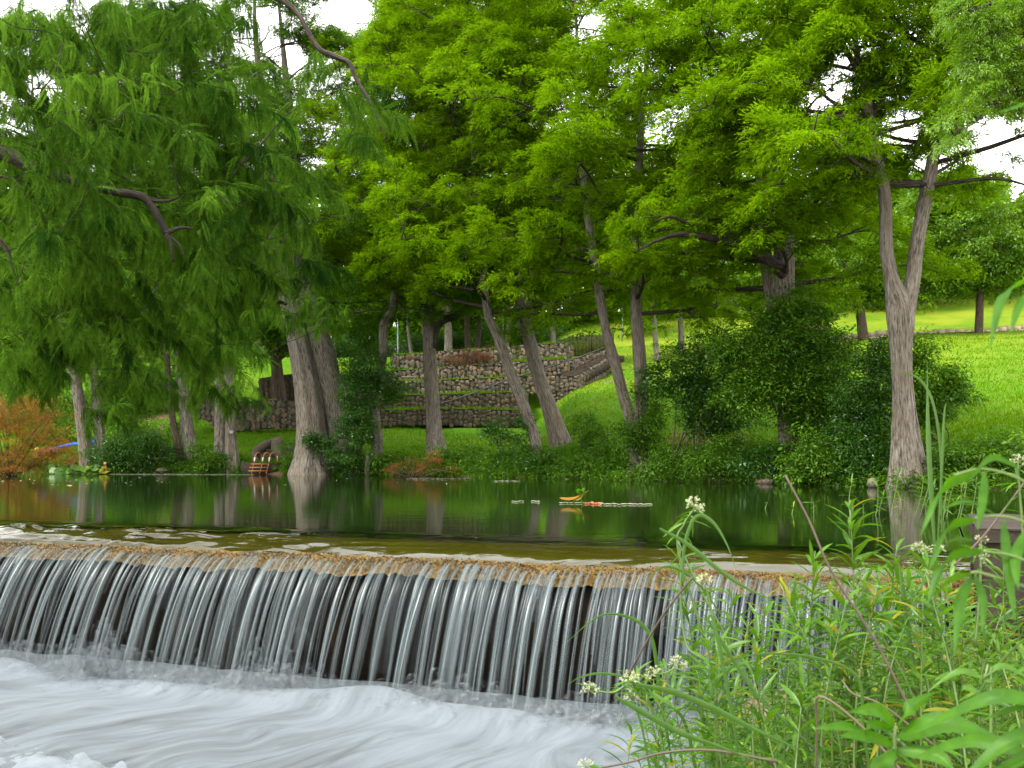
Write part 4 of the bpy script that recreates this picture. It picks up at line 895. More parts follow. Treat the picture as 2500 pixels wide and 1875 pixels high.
ribbon_wall([P(626, 1118, 64.9), P(619, 1110, 65.4), P(621, 1098, 66.2), P(636, 1084, 67.4), P(660, 1073, 69), P(685, 1066, 70.8)], .75, .26, 'side_wall')
ribbon_wall([P(690, 1094, 65.6), P(677, 1090, 65.9), P(668, 1083, 66.8), P(669, 1076, 68), P(685, 1066, 70.9)], .8, .24, 'side_wall')
for k in range(8):
    f = k / 7; m = MB(); m.box(P(645 + 28 * f ** 1.5, 1126 - 52 * f, 65.3 + 4.8 * f) + [0, .3, -.15], (1.25 - .75 * f, .62, .32), .35 * f); m.build('step', M['mid_conc'], cs)
stone_wall('low brick brown retaining wall beside the curved steps', dens([(690, 1092, 1128, 65.2), (703, 1085, 1128, 65), (760, 1083, 1128, 65)]), (.40, .34))
ld = thing('pool_ladder', 'rusty orange tube ladder with three hoops at the landing edge', 'ladder', P(640, 1150, 63.6))
for k, px in enumerate((636, 656, 672)):
    D = 63.9; a = P(px - 15, 1128, D - .2); b = P(px + 3, 1127, D + .9); top = 1105
    m = MB(); add_tube(m, [P(px - 22, 1156, D - .75), a, P(px - 12, 1111, D), P(px - 5, top, D + .3), P(px + 2, 1111, D + .7), b], [.03] * 6, 7, 6); m.build('hoop', M['orange'], ld, True)
    m = MB(); add_tube(m, [P(px - 15, 1126, D - .22), P(px - 14, 1117, D - .14)], [.042, .042], 8, 1); m.build('sleeve', M['white'], ld, True)
for f in (.2, .55, .9):
    m = MB(); m.box((P(617, 1128 + 24 * f, 63.4 - .3 * f) + P(652, 1128 + 24 * f, 63.4 - .3 * f)) / 2 - [.02 * f * 9, 0, 0], (1.0, .16, .05)); m.build('tread', M['orange'], ld)
m = MB(); add_tube(m, [P(676, 1127, 64.8), P(677, 1113, 64.8)], [.042, .042], 8, 1); m.build('sleeve', M['white'], ld, True)
# two little signs on the twin trunk
for lab, px, py, w, h in (('small dark upper sign with pale lettering on the twin cypress', 556, 996, 13, 10), ('small dark lower sign on the twin cypress', 565, 1055, 13, 10)):
    s_ = thing('trunk_sign', lab, 'sign', P(px, py, 63.95)); D = 63.95; m = MB(); m.box(P(px, py, D), (w / F * D, .03, h / F * D)); m.build('plate', M['sign'], s_)
    for k in (-1, 0, 1):
        m = MB(); m.box(P(px + (1 if k else 0), py + 2.6 * k, D - .022), ((w - 3 - abs(k)) / F * D, .008, 1.0 / F * D)); m.build('lettering', M['lettering'], s_)
# bits on the left slope
t = thing('blue_tube', 'long bright blue tube lying on the grass behind the leaning trunks', 'tube', P(165, 1090, 70)); m = MB()
add_tube(m, [P(92, 1106, 69), P(130, 1097, 69.6), P(172, 1086, 70.3), P(195, 1084, 70.5), P(238, 1079, 71)], [.13] * 5, 10, 4); m.build('pipe', M['blue'], t, True)
t = thing('yellow_float', 'small yellow float among the orange dead branches', 'float', P(91, 1099, 68.8)); m = MB(); add_tube(m, [P(88, 1104, 68.8), P(90, 1098, 68.8), P(95, 1095, 68.8)], [.05, .15, .06], 10, 4); m.build('body', M['yellow'], t, True)
t = thing('orange_barrier', 'orange red barrier panel on legs on the upper left lawn', 'barrier', P(192, 892, 88)); m = MB()
m.box(P(190, 877, 88), (.95, .06, .42)); m.build('panel', M['red'], t)
m = MB(); m.box(P(205, 881, 87.6), (.5, .06, .5)); m.build('panel', M['red'], t)
for px in (181, 195, 203, 210):
    m = MB(); m.box(P(px, 889, 88), (.05, .05, .55)); m.build('leg', M['red'], t)
t = thing('blue_sign', 'tiny blue sign on the left hillside', 'sign', P(232, 880, 90)); m = MB(); m.box(P(232, 851, 90), (.24, .03, .30)); m.build('plate', M['blue'], t)
m = MB(); m.box(P(232, 868, 90) + [0, .03, 0], (.05, .05, 1.2)); m.build('post', M['pole'], t)
# ---------------------------------------------------------------- bushes
def shrub(label, px, py, D, blobs, mat='shrub', cl=.45, seed=0, L=(.22, .42), Wr=.36, per=60, name='shrub', stemn=5, dens_=26, matstem='barkb', cat='bush', flat=.6, droop=.3, tsd=.28, part='foliage'):
    r_ = np.random.default_rng(3000 + seed); b = P(px, py, D); root = thing(name, label, cat, b); C, Rr, O = [], [], []
    if name in ('shrub', 'bank_bush', 'ivy'):
        blobs = list(blobs) + [(cx + rx * r_.normal(0, .75), cy_ - ry * r_.uniform(-.5, .95), rx * r_.uniform(.3, .5), ry * r_.uniform(.3, .55)) for cx, cy_, rx, ry in blobs for _ in range(2)]
    for cx, cy_, rx, ry in blobs:
        c = P(cx, cy_, D); X, Z = rx / F * D, ry / F * D; n = max(6, int(dens_ * X * Z / (cl ** 2) * .35)); u = nrmz(r_.normal(size=(n, 3))); rr = r_.uniform(.1, 1, n) ** .45 * r_.choice([1, 1, 1, 1.25, 1.45], n)
        p = c + u * rr[:, None] * [X, min(X, 1.2), Z]; C.append(p); Rr.append(cl * r_.uniform(.6, 1.2, n)); O.append(nrmz(u + [0, 0, .15]))
    C = np.concatenate(C); m = MB()
    for k in range(stemn):
        e = C[int(r_.integers(len(C)))]; add_tube(m, [b + r_.normal(0, .1, 3) * [1, 1, 0] - [0, 0, .2], b * .5 + e * .5 + r_.normal(0, .15, 3), e], [.035, .025, .01], 5, 4, rough=.08, seed=k)
    m.build('stem', M[matstem], root, True)
    pads(part, mat, C, np.concatenate(Rr), np.concatenate(O), root, r_, flat=flat, L=L, Wr=Wr, per=per, droop=droop, flatn=.7, gap=False, tsd=tsd)
    return root
shrub('dark glossy climbing shrub against the leaning double cypress', 860, 1150, 60.8, [(880, 960, 52, 70), (870, 1060, 50, 70), (905, 900, 40, 60), (850, 1130, 40, 40), (930, 940, 50, 30)], seed=1)
shrub('feathery leaved sapling with drooping fronds left of the terraces', 880, 1090, 63, [(890, 850, 42, 40), (905, 800, 40, 30), (950, 955, 48, 26), (860, 900, 40, 30)], mat='under', seed=2)
shrub('small dark shrub clinging to the foot of the double cypress', 790, 1130, 60.8, [(790, 1090, 36, 20), (765, 1075, 20, 14)], seed=3)
shrub('bright fern like tuft beside the landing', 712, 1150, 62.8, [(714, 1125, 24, 30)], mat='under', seed=4, dens_=40)
shrub('low round bush at the waterline left of the twin trunks', 505, 1140, 64, [(510, 1115, 32, 32), (535, 1125, 20, 24)], mat='under', seed=5)
shrub('wide dark bush on the bank left of the thin crooked cypress', 340, 1140, 65, [(320, 1085, 70, 50), (290, 1120, 50, 34), (370, 1120, 60, 36), (260, 1125, 30, 25)], seed=6, mat='shrub')
shrub('shrubby undergrowth on the slope behind the left pair of trunks', 130, 1060, 72, [(150, 1020, 70, 60), (60, 1000, 60, 60), (250, 990, 60, 50), (330, 1010, 60, 60)], mat='under', seed=7, cl=.6, dens_=18)
for i, (px, D, lab, bl) in enumerate([(60, 77, 'dense green thicket on the hillside at the left edge', [(20, 930, 80, 60), (90, 960, 60, 50)]), (290, 78, 'dense green thicket on the hillside between the two pairs of trunks', [(290, 940, 60, 50), (340, 970, 50, 50), (250, 980, 40, 40)]), (410, 79, 'leafy thicket behind the thin crooked cypress', [(400, 920, 50, 60), (450, 950, 50, 50)]),
        (510, 78, 'leafy thicket left of the mossy stone wall', [(510, 930, 50, 60), (550, 900, 40, 50)]), (610, 88, 'shady thicket above the upper shaded wall', [(620, 880, 60, 40), (680, 870, 60, 40), (740, 880, 40, 36)])]):
    shrub(lab, px, 1030 if px < 600 else 905, D, bl, mat='under', seed=70 + i, cl=.7, dens_=34, name='thicket', cat='bushes')
for i, (px, D, lab, bl) in enumerate([(860, 92, 'bushes added to fill the dark shade in the wood left of the white lamp', [(860, 845, 80, 26), (800, 850, 60, 26)]), (1060, 94, 'bushes added to fill the dark shade in the wood behind the slim trunks', [(1020, 835, 70, 24), (1100, 830, 70, 24)]), (1270, 94, 'bushes added to fill the dark shade in the wood behind the rusty lamp', [(1220, 822, 80, 22), (1310, 815, 70, 24)])]):
    shrub(lab, px, 870, D, bl, mat='shrub', seed=80 + i, cl=.7, dens_=40, name='shade_fill_bush')  # dark bushes put in to give the deep shade behind the middle trunks
shrub('young dark leaved tree right of the leaning trunks on the lawn edge', 1255, 1160, 55.5, [(1240, 1060, 40, 34), (1205, 1045, 20, 20), (1265, 1120, 40, 40)], seed=8)
shrub('airy bush on the grass right of the thick leaning cypress', 1425, 1120, 53, [(1425, 1050, 32, 50), (1440, 1090, 32, 34)], mat='under', seed=9, dens_=11)
shrub('leafy climber wrapping the forked cypress trunk', 1580, 1130, 48.5, [(1570, 1040, 38, 46), (1590, 985, 34, 34), (1545, 1080, 30, 34), (1585, 1095, 34, 26)], mat='under', seed=10)
shrub('large open crowned dark shrub in front of the bright slope', 1640, 1130, 47, [(1680, 880, 70, 50), (1750, 840, 60, 40), (1640, 930, 50, 40), (1720, 940, 60, 40), (1790, 900, 60, 50), (1800, 1000, 60, 60), (1740, 1040, 50, 40)], seed=11, dens_=26, L=(.24, .42))
shrub('small dark round tree casting shade on bare soil', 1697, 1090, 46.5, [(1690, 1000, 42, 42), (1700, 950, 40, 30)], seed=12, dens_=36)
shrub('dense green vine mass covering the huge cypress trunk', 1930, 1130, 42.8, [(1930, 760, 66, 60), (1960, 850, 100, 70), (1880, 870, 90, 80), (1930, 950, 90, 60), (2010, 930, 60, 80), (1840, 940, 60, 60), (1990, 1010, 60, 70), (2040, 1000, 40, 50), (1870, 800, 40, 50)], seed=13, name='ivy', cat='vine', mat='under', dens_=52, cl=.45)
shrub('dark pinnate leaved bush behind the foot of the tall forked cypress', 2150, 1130, 39.5, [(2130, 920, 60, 60), (2110, 990, 60, 60), (2100, 1050, 60, 50), (2160, 870, 40, 50), (2150, 1000, 40, 50)], seed=14, dens_=32)
shrub('glossy bush right of the tall forked cypress trunk', 2290, 1110, 39.5, [(2300, 960, 50, 50), (2260, 880, 36, 50), (2340, 930, 30, 40), (2280, 1020, 40, 50), (2255, 960, 30, 60)], seed=15, mat='under', dens_=30)
for i, (px, D, lab, mt, bl) in enumerate([(1640, 46.8, 'leafy bank bush with pale tips at the dark waterline', 'under', [(1640, 1135, 60, 36), (1690, 1145, 40, 26)]), (1760, 44.4, 'bright green bank bush hanging over the water', 'under', [(1770, 1120, 60, 50), (1820, 1105, 40, 40)]),
        (1860, 43, 'dark bank bush below the vine covered trunk', 'shrub', [(1870, 1140, 60, 40), (1900, 1110, 40, 30)]), (2010, 40.5, 'viny bank bush with bare twigs showing', 'under', [(2010, 1110, 70, 60), (1980, 1150, 50, 30)]), (2120, 39, 'dark fern bank bush left of the flared foot', 'shrub', [(2120, 1120, 60, 60), (2160, 1150, 40, 30)]),
        (1440, 51.4, 'low leafy bank bush left of the forked cypress', 'under', [(1440, 1135, 60, 34), (1500, 1120, 40, 40)]), (1350, 53.5, 'dark bank bush right of the root clump', 'shrub', [(1360, 1140, 44, 30), (1395, 1150, 40, 20)]), (1130, 58.5, 'pale leaved bank bush below the lowest terrace', 'under', [(1120, 1120, 60, 34), (1180, 1135, 50, 28)]),
        (1220, 57, 'grassy bank tuft beside the root clump', 'grassb', [(1230, 1145, 50, 22)]), (2380, 36.2, 'weedy bank bush at the right behind the water willows', 'under', [(2380, 1110, 70, 40), (2450, 1120, 60, 40)]), (2550, 34.5, 'weedy bush at the right end of the far bank', 'under', [(2540, 1090, 60, 50)]), (980, 60.5, 'low green bush behind the orange dead brush', 'under', [(960, 1130, 50, 24)])]):
    shrub(lab, px, 1112 + 2938 / D * .9, D, bl, mat=mt, seed=30 + i, dens_=34, name='bank_bush')
shrub('tiny round clipped bush on the left hillside', 247, 893, 87, [(247, 880, 11, 14)], mat='under', seed=50, dens_=60, cl=.4, stemn=2)
# dead branches
shrub('big fallen cypress top with orange dead needles at the left waterline', 20, 1165, 58, [(60, 1010, 90, 55), (20, 1070, 100, 60), (110, 1085, 70, 40), (30, 1130, 90, 30), (140, 1095, 40, 20), (-40, 1000, 80, 60)], mat='deadg', seed=51, name='fallen_branch', cat='branch', cl=.7, dens_=60, per=160, L=(.10, .2), Wr=.16, flat=.3, stemn=26, matstem='barkd', part='dead_needles')
shrub('small heap of dead cypress twigs behind the lily pads', 170, 1140, 64.5, [(165, 1122, 34, 12)], mat='deadg', seed=52, name='fallen_branch', cat='branch', cl=.5, dens_=34, per=160, L=(.10, .2), Wr=.16, flat=.3, stemn=8, part='dead_needles')
shrub('rust brown dead brush lying in the water below the straight cypress', 1010, 1166, 57, [(1000, 1140, 50, 20), (1040, 1128, 40, 24), (1060, 1110, 20, 22), (950, 1145, 22, 20), (1100, 1145, 30, 16)], mat='dead', seed=53, name='fallen_branch', cat='branch', cl=.5, dens_=26, per=160, L=(.10, .2), Wr=.16, flat=.35, stemn=20, matstem='barkd', part='dead_needles')
shrub('heap of dark brown cut brush lying on the top terrace', 1140, 896, 80.9, [(1145, 873, 44, 20), (1115, 880, 30, 14), (1180, 868, 22, 18)], mat='brown', seed=54, name='brush_pile', cat='brush pile', cl=.5, dens_=50, per=160, L=(.10, .2), Wr=.2, flat=.5, stemn=14, part='dead_twigs')
# undergrowth along the water and grass
r_ = np.random.default_rng(66); n = 4200; u = r_.uniform(-100, 2700, n); D = Db(u) + r_.uniform(-.5, 3.2, n) * np.interp(u, [0, 560, 700, 1250, 1350, 2700], [.8, .5, .4, .6, 1, 1])
C = np.stack([(u - CX) / F * D, D, gz(u, D) + r_.uniform(.0, .55, n)], -1)
keep = ~((u > 600) & (u < 700)); C = C[keep]
pads('undergrowth', 'under', C, r_.uniform(.25, .5, len(C)), nrmz(r_.normal(size=C.shape) + [0, -.8, .2]), None, r_, flat=.6, L=(.22, .42), Wr=.36, per=60, droop=.3, flatn=.7, gap=False, label='tangle of low leafy plants along the far waterline', toff=-.08)
n = 190000; u = r_.uniform(-250, 3300, n); t = 1.0 + 58 * r_.uniform(0, 1, n) ** 1.7; D = Db(u) + t
k = np.interp(u, [560, 640, 900, 1300, 1420], [1, 1, 1, 1, 0]); keep = (t < 16.5) | (k < .5); u, t, D = u[keep], t[keep], D[keep]
n = len(u); b = np.stack([(u - CX) / F * D, D, gz(u, D) - .02], -1); hh = r_.uniform(.10, .24, n) * np.interp(t, [0, 3, 20], [1.7, 1.0, .8]); ang = r_.uniform(0, 6.283, n); w = r_.uniform(.02, .045, n)
sx = np.stack([np.cos(ang), np.sin(ang), 0 * ang], -1) * w[:, None]; tip = b + np.stack([r_.normal(0, .06, n), r_.normal(0, .06, n), hh], -1)
for i in range(5):      # grass along the edges of the terraces
    top = dens(walls[i][1], 6); T = np.array([P(x, a, DD) for x, a, bb, DD in top]); q = r_.uniform(0, len(T) - 1, 1500)
    bb = np.stack([np.interp(q, np.arange(len(T)), T[:, k]) for k in range(3)], -1) + np.stack([0 * q, r_.uniform(.25, .8, 1500), 0 * q - .05], -1); an = r_.uniform(0, 6.28, 1500); s1 = np.stack([np.cos(an), np.sin(an), 0 * an], -1) * .045
    gk = vnoise(bb[:, 0] * .7, bb[:, 1] * 0 + i, 95); tp = bb + np.stack([r_.normal(0, .06, 1500), r_.normal(0, .06, 1500), .20 + .20 * r_.uniform(0, 1, 1500) + .14 * np.clip(gk, -1, 1)], -1)
    b = np.vstack([b, bb]); sx = np.vstack([sx, s1]); tip = np.vstack([tip, tp]); u = np.concatenate([u, 0 * q + 1000]); t = np.concatenate([t, 0 * q + 30]); n += 1500
mk('lawn_grass', np.stack([b - sx, b + sx, tip], 1).reshape(-1, 3), np.arange(3 * n).reshape(-1, 3), M['grassb'], attr={'tint': np.repeat(np.clip(r_.normal(.40, .16, n) + .3 * sstep(15, 50, t) * (u > 1300) + .24 * vnoise(b[:, 0] * .5, b[:, 1] * .5, 90) + .16 * vnoise(b[:, 0] * .12, b[:, 1] * .12, 91), 0, 1), 3)}, kind='stuff', label='short uneven grass covering the far lawns')
n = 2600; u = r_.uniform(0, 2500, n); t = r_.uniform(2, 30, n); DD = Db(u) + t; b = np.stack([(u - CX) / F * DD, DD, gz(u, DD) + .06], -1); b = b[(u < 560) | (u > 1400) | (t < 15)]; n = len(b)
V, Fq = leaf_quads(b, r_.normal(size=(n, 3)) * [1, 1, .2], r_.normal(0, .4, (n, 3)) + [0, 0, 1], r_.uniform(.08, .18, n), r_.uniform(.05, .09, n))
mk('leaf_litter', V, Fq, M['dead'], attr={'tint': np.repeat(r_.uniform(.2, 1, n), 4)}, kind='stuff', label='brown fallen leaves strewn over the far lawns')
# rocks and roots at the waterline
def rock(label, px, py, D, w, h, seed, nm='rock', mat='rock'):
    r_ = np.random.default_rng(seed); c = P(px, py, D); X, Z = w / F * D / 2, h / F * D / 2; th = np.linspace(0, math.pi, 7); ph = np.arange(10) / 10 * 6.283
    A, B = np.meshgrid(th, ph, indexing='ij'); rr = 1 + r_.normal(0, .10, A.shape)
    V = np.stack([np.sin(A) * np.cos(B) * X * rr, np.sin(A) * np.sin(B) * min(X, .8) * rr, np.cos(A) * Z * rr], -1) + c; i = np.arange(6)[:, None] * 10; j = np.arange(10); j2 = (j + 1) % 10
    o = mk(nm, V.reshape(-1, 3), np.stack([i + j, i + j2, i + 10 + j2, i + 10 + j], -1).reshape(-1, 4), M[mat], smooth=True, loc=c); setp(o, label, 'rock'); return o
rock('flat reddish rock at the waterline below the vine covered cypress', 1868, 1176, 42.6, 46, 20, 1); rock('pointed cypress knee left of the flared foot', 2130, 1180, 37.6, 26, 26, 2, 'root_knee', 'bark')
rock('root clump holding the thin leaning cypress', 1310, 1168, 54.6, 44, 22, 3, 'root_clump', 'bark'); rock('pale root clump in the water left of the thin leaning cypress', 1198, 1162, 57.3, 36, 20, 4, 'root_clump', 'bark')
rock('low row of pinkish stones left of the thin crooked cypress', 398, 1148, 64.6, 40, 12, 5); rock('weathered stump of grey wood at the waterline beside the slender cypress', 897, 1140, 60.5, 16, 56, 6, 'stump', 'bark')
# ---------------------------------------------------------------- pier at the right end of the dam
pr = thing('concrete_pier', 'rough weathered concrete pier at the right end of the dam', 'pier', dam(13.6, .2, -1.5))
r_ = np.random.default_rng(12)
def rough_block(c0, c1, s0, s1, z0, z1, nm, n=(14, 10, 16), amp=.03):
    m = MB()
    def face(o, ux, uy, na_, nb_):
        i, j = np.meshgrid(np.linspace(0, 1, na_), np.linspace(0, 1, nb_), indexing='ij'); V = o + i[..., None] * ux + j[..., None] * uy
        q = V[..., 0] * 3.1 + V[..., 2] * 2.3; p2 = V[..., 1] * 3.3 + V[..., 2] * 1.7; nn = nrmz(np.cross(ux, uy))
        V = V + nn * (amp * (vnoise(q * 1.5, p2 * 1.5, 3) + .6 * vnoise(q * 5, p2 * 5, 4)))[..., None]; m.add(V.reshape(-1, 3), gridF(na_, nb_))
    a, b, c, d = [dam(q, s, z0) for q, s in ((c0, s0), (c1, s0), (c1, s1), (c0, s1))]; up = np.array([0, 0, z1 - z0])
    face(d, c - d, up, n[0], n[2]); face(a, d - a, up, n[1], n[2]); face(c, b - c, up, n[1], n[2]); face(d + up, c - d, a - d, n[0], n[1])
    m.build(nm, M['old_conc'], pr)
rough_block(12.62, 14.9, -1.5, .75, -1.75, .36, 'pier_block'); rough_block(12.58, 14.95, -1.55, .80, .345, .47, 'cap_slab', n=(16, 12, 4), amp=.025)
# ---------------------------------------------------------------- things on the pond
def leafgrid(base, mid, tip, width, side, nl=9, nw=5, fold=.25, serr=0.0, wave=0.0, r_=rng):
    q = cat_spline(np.array([base, mid, tip]), 6)[np.linspace(0, 12, nl).astype(int)] if nl <= 13 else cat_spline(np.array([base, mid, tip]), nl // 2)
    nl = len(q); f = np.linspace(0, 1, nl); w = width * (f ** .62 * (1 - f) ** .95) / .545; w[0] = width * .06; w[-1] = .001
    T = nrmz(np.gradient(q, axis=0)); S = nrmz(np.cross(T, np.cross(side, T))); Nn = np.cross(S, T); v = np.linspace(-1, 1, nw)
    ww = w[:, None] * (1 + serr * np.where(np.arange(nl) % 2 == 0, 1, -1)[:, None] * (abs(v) == 1))
    V = q[:, None] + S[:, None] * (v[None, :, None] * ww[..., None] / 2) + Nn[:, None] * ((abs(v)[None] * fold * ww / 2) + wave * width * np.sin(f * 17)[:, None] * abs(v)[None])[..., None]
    ti = .42 + .16 * (1 - abs(v))[None] * np.ones((nl, 1)) + .10 * np.sin(f * 40)[:, None] * (abs(v)[None] > .2) * .5
    return V.reshape(-1, 3), gridF(nl, nw), ti.ravel()
def pond(px, py): D = min(CH * F / (py - HY), float(Db(px)) - 1.2); return np.array([(px - CX) / F * D, D, .004]), D
c, D = pond(1480, 1231)
fl = thing('floating_lily_leaf', 'curled green lily leaf raised on two stalks over a floating brown and pale stem', 'lily leaf', c)
V, Fq, ti = leafgrid(P(1366, 1215, D), P(1400, 1214, D), P(1440, 1196, D), .30, np.array([.3, .9, .3])); V2, F2, t2 = leafgrid(P(1394, 1217, D), P(1415, 1209, D), P(1428, 1192, D), .34, np.array([.2, .9, .4]), fold=.5)
m = MB(); m.add(V2, F2, tint=t2); m.build('leaf', M['willowy'], fl, True)
m = MB(); m.add(V, Fq, tint=ti * .9); m.build('withered_leaf', M['deadg'], fl, True)
V, Fq, ti = leafgrid(P(1412, 1206, D), P(1417, 1196, D), P(1427, 1190, D), .42, np.array([.9, .2, .6]), fold=.7); m = MB(); m.add(V, Fq, tint=ti); m.build('leaf', M['weed'], fl, True)
for a, b, e in (((1396, 1218), (1400, 1224), (1404, 1231)), ((1416, 1210), (1418, 1220), (1424, 1231))):
    m = MB(); add_tube(m, [P(*a, D), P(*b, D), P(*e, D)], [.02, .02, .02], 6, 3); m.build('stalk', M['willowy'], fl, True)
def floater(label, x0, x1, py, wid, mat, seed, nm, cat, h=.05):
    r_ = np.random.default_rng(seed); c, D = pond((x0 + x1) / 2, py); n = max(4, int((x1 - x0) / 5)); L = []
    for k in range(n + 1): L.append(pond(x0 + (x1 - x0) * k / n, py + r_.normal(0, .5))[0] + [0, 0, .012])
    m = MB(); add_tube(m, L, [wid * .55 * r_.uniform(.6, 1.2) for _ in L], 6, 3, rough=.2, seed=seed); m.add(np.zeros((1, 3)) + L[0], np.zeros((0, 3), int), tint=np.zeros(1))
    o = m.build(nm, M[mat], None, True); setp(o, label, cat); return o
M['pale'] = simple('pale_stem', (.17, .19, .11), .6, 0, .3, 20); M['cane'] = simple('tan_cane', (.085, .064, .032), .7, 0, .3, 20); M['redb'] = simple('red_brown_stem', (.34, .09, .03), .7, 0, .3, 20)
floater('floating pale stem left of the curled lily leaf', 1366, 1424, 1229, .030, 'pale', 1, 'driftwood', 'floating stem')
floater('red brown floating stem right of the lily stalks', 1426, 1470, 1230.5, .055, 'redb', 2, 'driftwood', 'floating stem'); floater('long pale floating stem at right of the red brown one', 1466, 1592, 1232.5, .030, 'pale', 3, 'driftwood', 'floating stem')
floater('short pale floating stem in mid pond', 1250, 1278, 1225.5, .025, 'pale', 4, 'driftwood', 'floating stem'); floater('small white floating leaf right of the short pale stem', 1298, 1316, 1225.5, .045, 'pale', 5, 'floating_leaf', 'leaf')
floater('grey driftwood stick floating below the rust brown brush', 994, 1152, 1169.5, .06, 'stemd', 6, 'driftwood', 'stick'); floater('thin pale reed floating before the root clump', 1207, 1270, 1175, .03, 'pale', 7, 'driftwood', 'floating stem')
floater('pale line of debris floating before the far bank at left', 250, 620, 1153.5, .02, 'pale', 8, 'driftwood', 'floating stem')
# lily pads by the fallen top, drifting petals
r_ = np.random.default_rng(31); pads_lab = ['lily pad standing on edge among the row near the fallen branches', ]
def disc(c, r, tilt, az, seed, mat='willow'):
    q = np.random.default_rng(seed); n = 14; a = np.linspace(.25, 6.03, n); rr = r * (1 + q.normal(0, .04, n)); V = np.vstack([[0, 0, 0], np.stack([rr * np.cos(a), rr * np.sin(a), .06 * r * np.cos(3 * a)], -1)])
    ct, st_ = math.cos(tilt), math.sin(tilt); V = V @ np.array([[1, 0, 0], [0, ct, st_], [0, -st_, ct]]); ca, sa = math.cos(az), math.sin(az); V = V @ np.array([[ca, sa, 0], [-sa, ca, 0], [0, 0, 1]]) + c
    return V, np.stack([np.zeros(n - 1, int), np.arange(1, n), np.arange(2, n + 1)], -1)
for k in range(22):
    px = r_.uniform(118, 262); c, D = pond(px, r_.uniform(1152, 1158)); c = c + [0, 0, r_.uniform(.05, .45)]
    V, Fq = disc(c, r_.uniform(.18, .32), r_.uniform(.1, 1.2), r_.uniform(-.6, .6), k); m = MB(); m.add(V, Fq, tint=np.full(len(V), r_.uniform(.3, .9))); 
    o = m.build('lily_pad', M['willow' if k % 5 else 'willowy'], None); setp(o, 'round lily pad in the row standing up before the two leaning trunks', 'lily pad', 'lily pads before the leaning trunks')
t = thing('dead_lily_stalk', 'upright orange lily stalk with a withered head before the slim cypress', 'lily stalk', pond(258, 1157)[0]); D = pond(258, 1157)[1]
m = MB(); add_tube(m, [P(258, 1160, D), P(259, 1145, D), P(258, 1133, D)], [.04, .035, .05], 6, 3); m.build('stalk', M['orange'], t, True)
m = MB(); add_tube(m, [P(255, 1136, D), P(258, 1132, D), P(261, 1133, D)], [.06, .12, .05], 7, 3); m.build('head', M['orange'], t, True)
for k in range(46):
    px = r_.choice([r_.uniform(0, 420), r_.uniform(0, 420), r_.uniform(500, 1300)]); py = r_.uniform(1163, 1186); c, D = pond(px, py); V, Fq = disc(c + [0, 0, .006], r_.uniform(.025, .055), .15, r_.uniform(0, 6), k)
    o = mk('drifting_petal', V, Fq, M['floret'], None, attr={'tint': np.full(len(V), .9)}); setp(o, 'tiny pale petal drifting on the far part of the pond', 'petal', 'petals drifting on the pond')
# ---------------------------------------------------------------- leafy stems of the near bank
def lance(nm, mat, nl=6, width=.13, curve=.3, twist=0.0, seed=0):
    q = np.random.default_rng(seed); f = np.linspace(0, 1, nl); w = width * np.sin(np.pi * np.clip(f * .93 + .05, 0, 1)) ** .8; w[-1] = .004; w[0] = .012
    x = f * (1 - .12 * curve * f); z = -curve * f ** 2 * .8 + .05 * f; y = q.normal(0, .05) * f ** 2
    V = np.stack([np.stack([x, y - w / 2, z + w * .22], -1), np.stack([x, y, z], -1), np.stack([x, y + w / 2, z + w * .22], -1)], 1).reshape(-1, 3)
    return mesh_data(nm, V, gridF(nl, 3), M[mat], True, {'tint': np.repeat(np.clip(q.normal(.45, .2) + .12 * f, 0, 1), 3)})
LANCE = [lance('leaf', 'willow', width=.125 + .02 * (k % 3), curve=(.05, .25, .5, .8, .35, .15, .6)[k], seed=k) for k in range(7)]
LANCEY = [lance('leaf', 'willowy', width=.13, curve=.4, seed=20 + k) for k in range(2)]
lsrc = []
for k, me in enumerate(LANCE + LANCEY[:1]): lsrc.append(bpy.data.objects.new('leaf_source', me))
NG_LANCE = scatter_group('stem_leaves', lsrc)
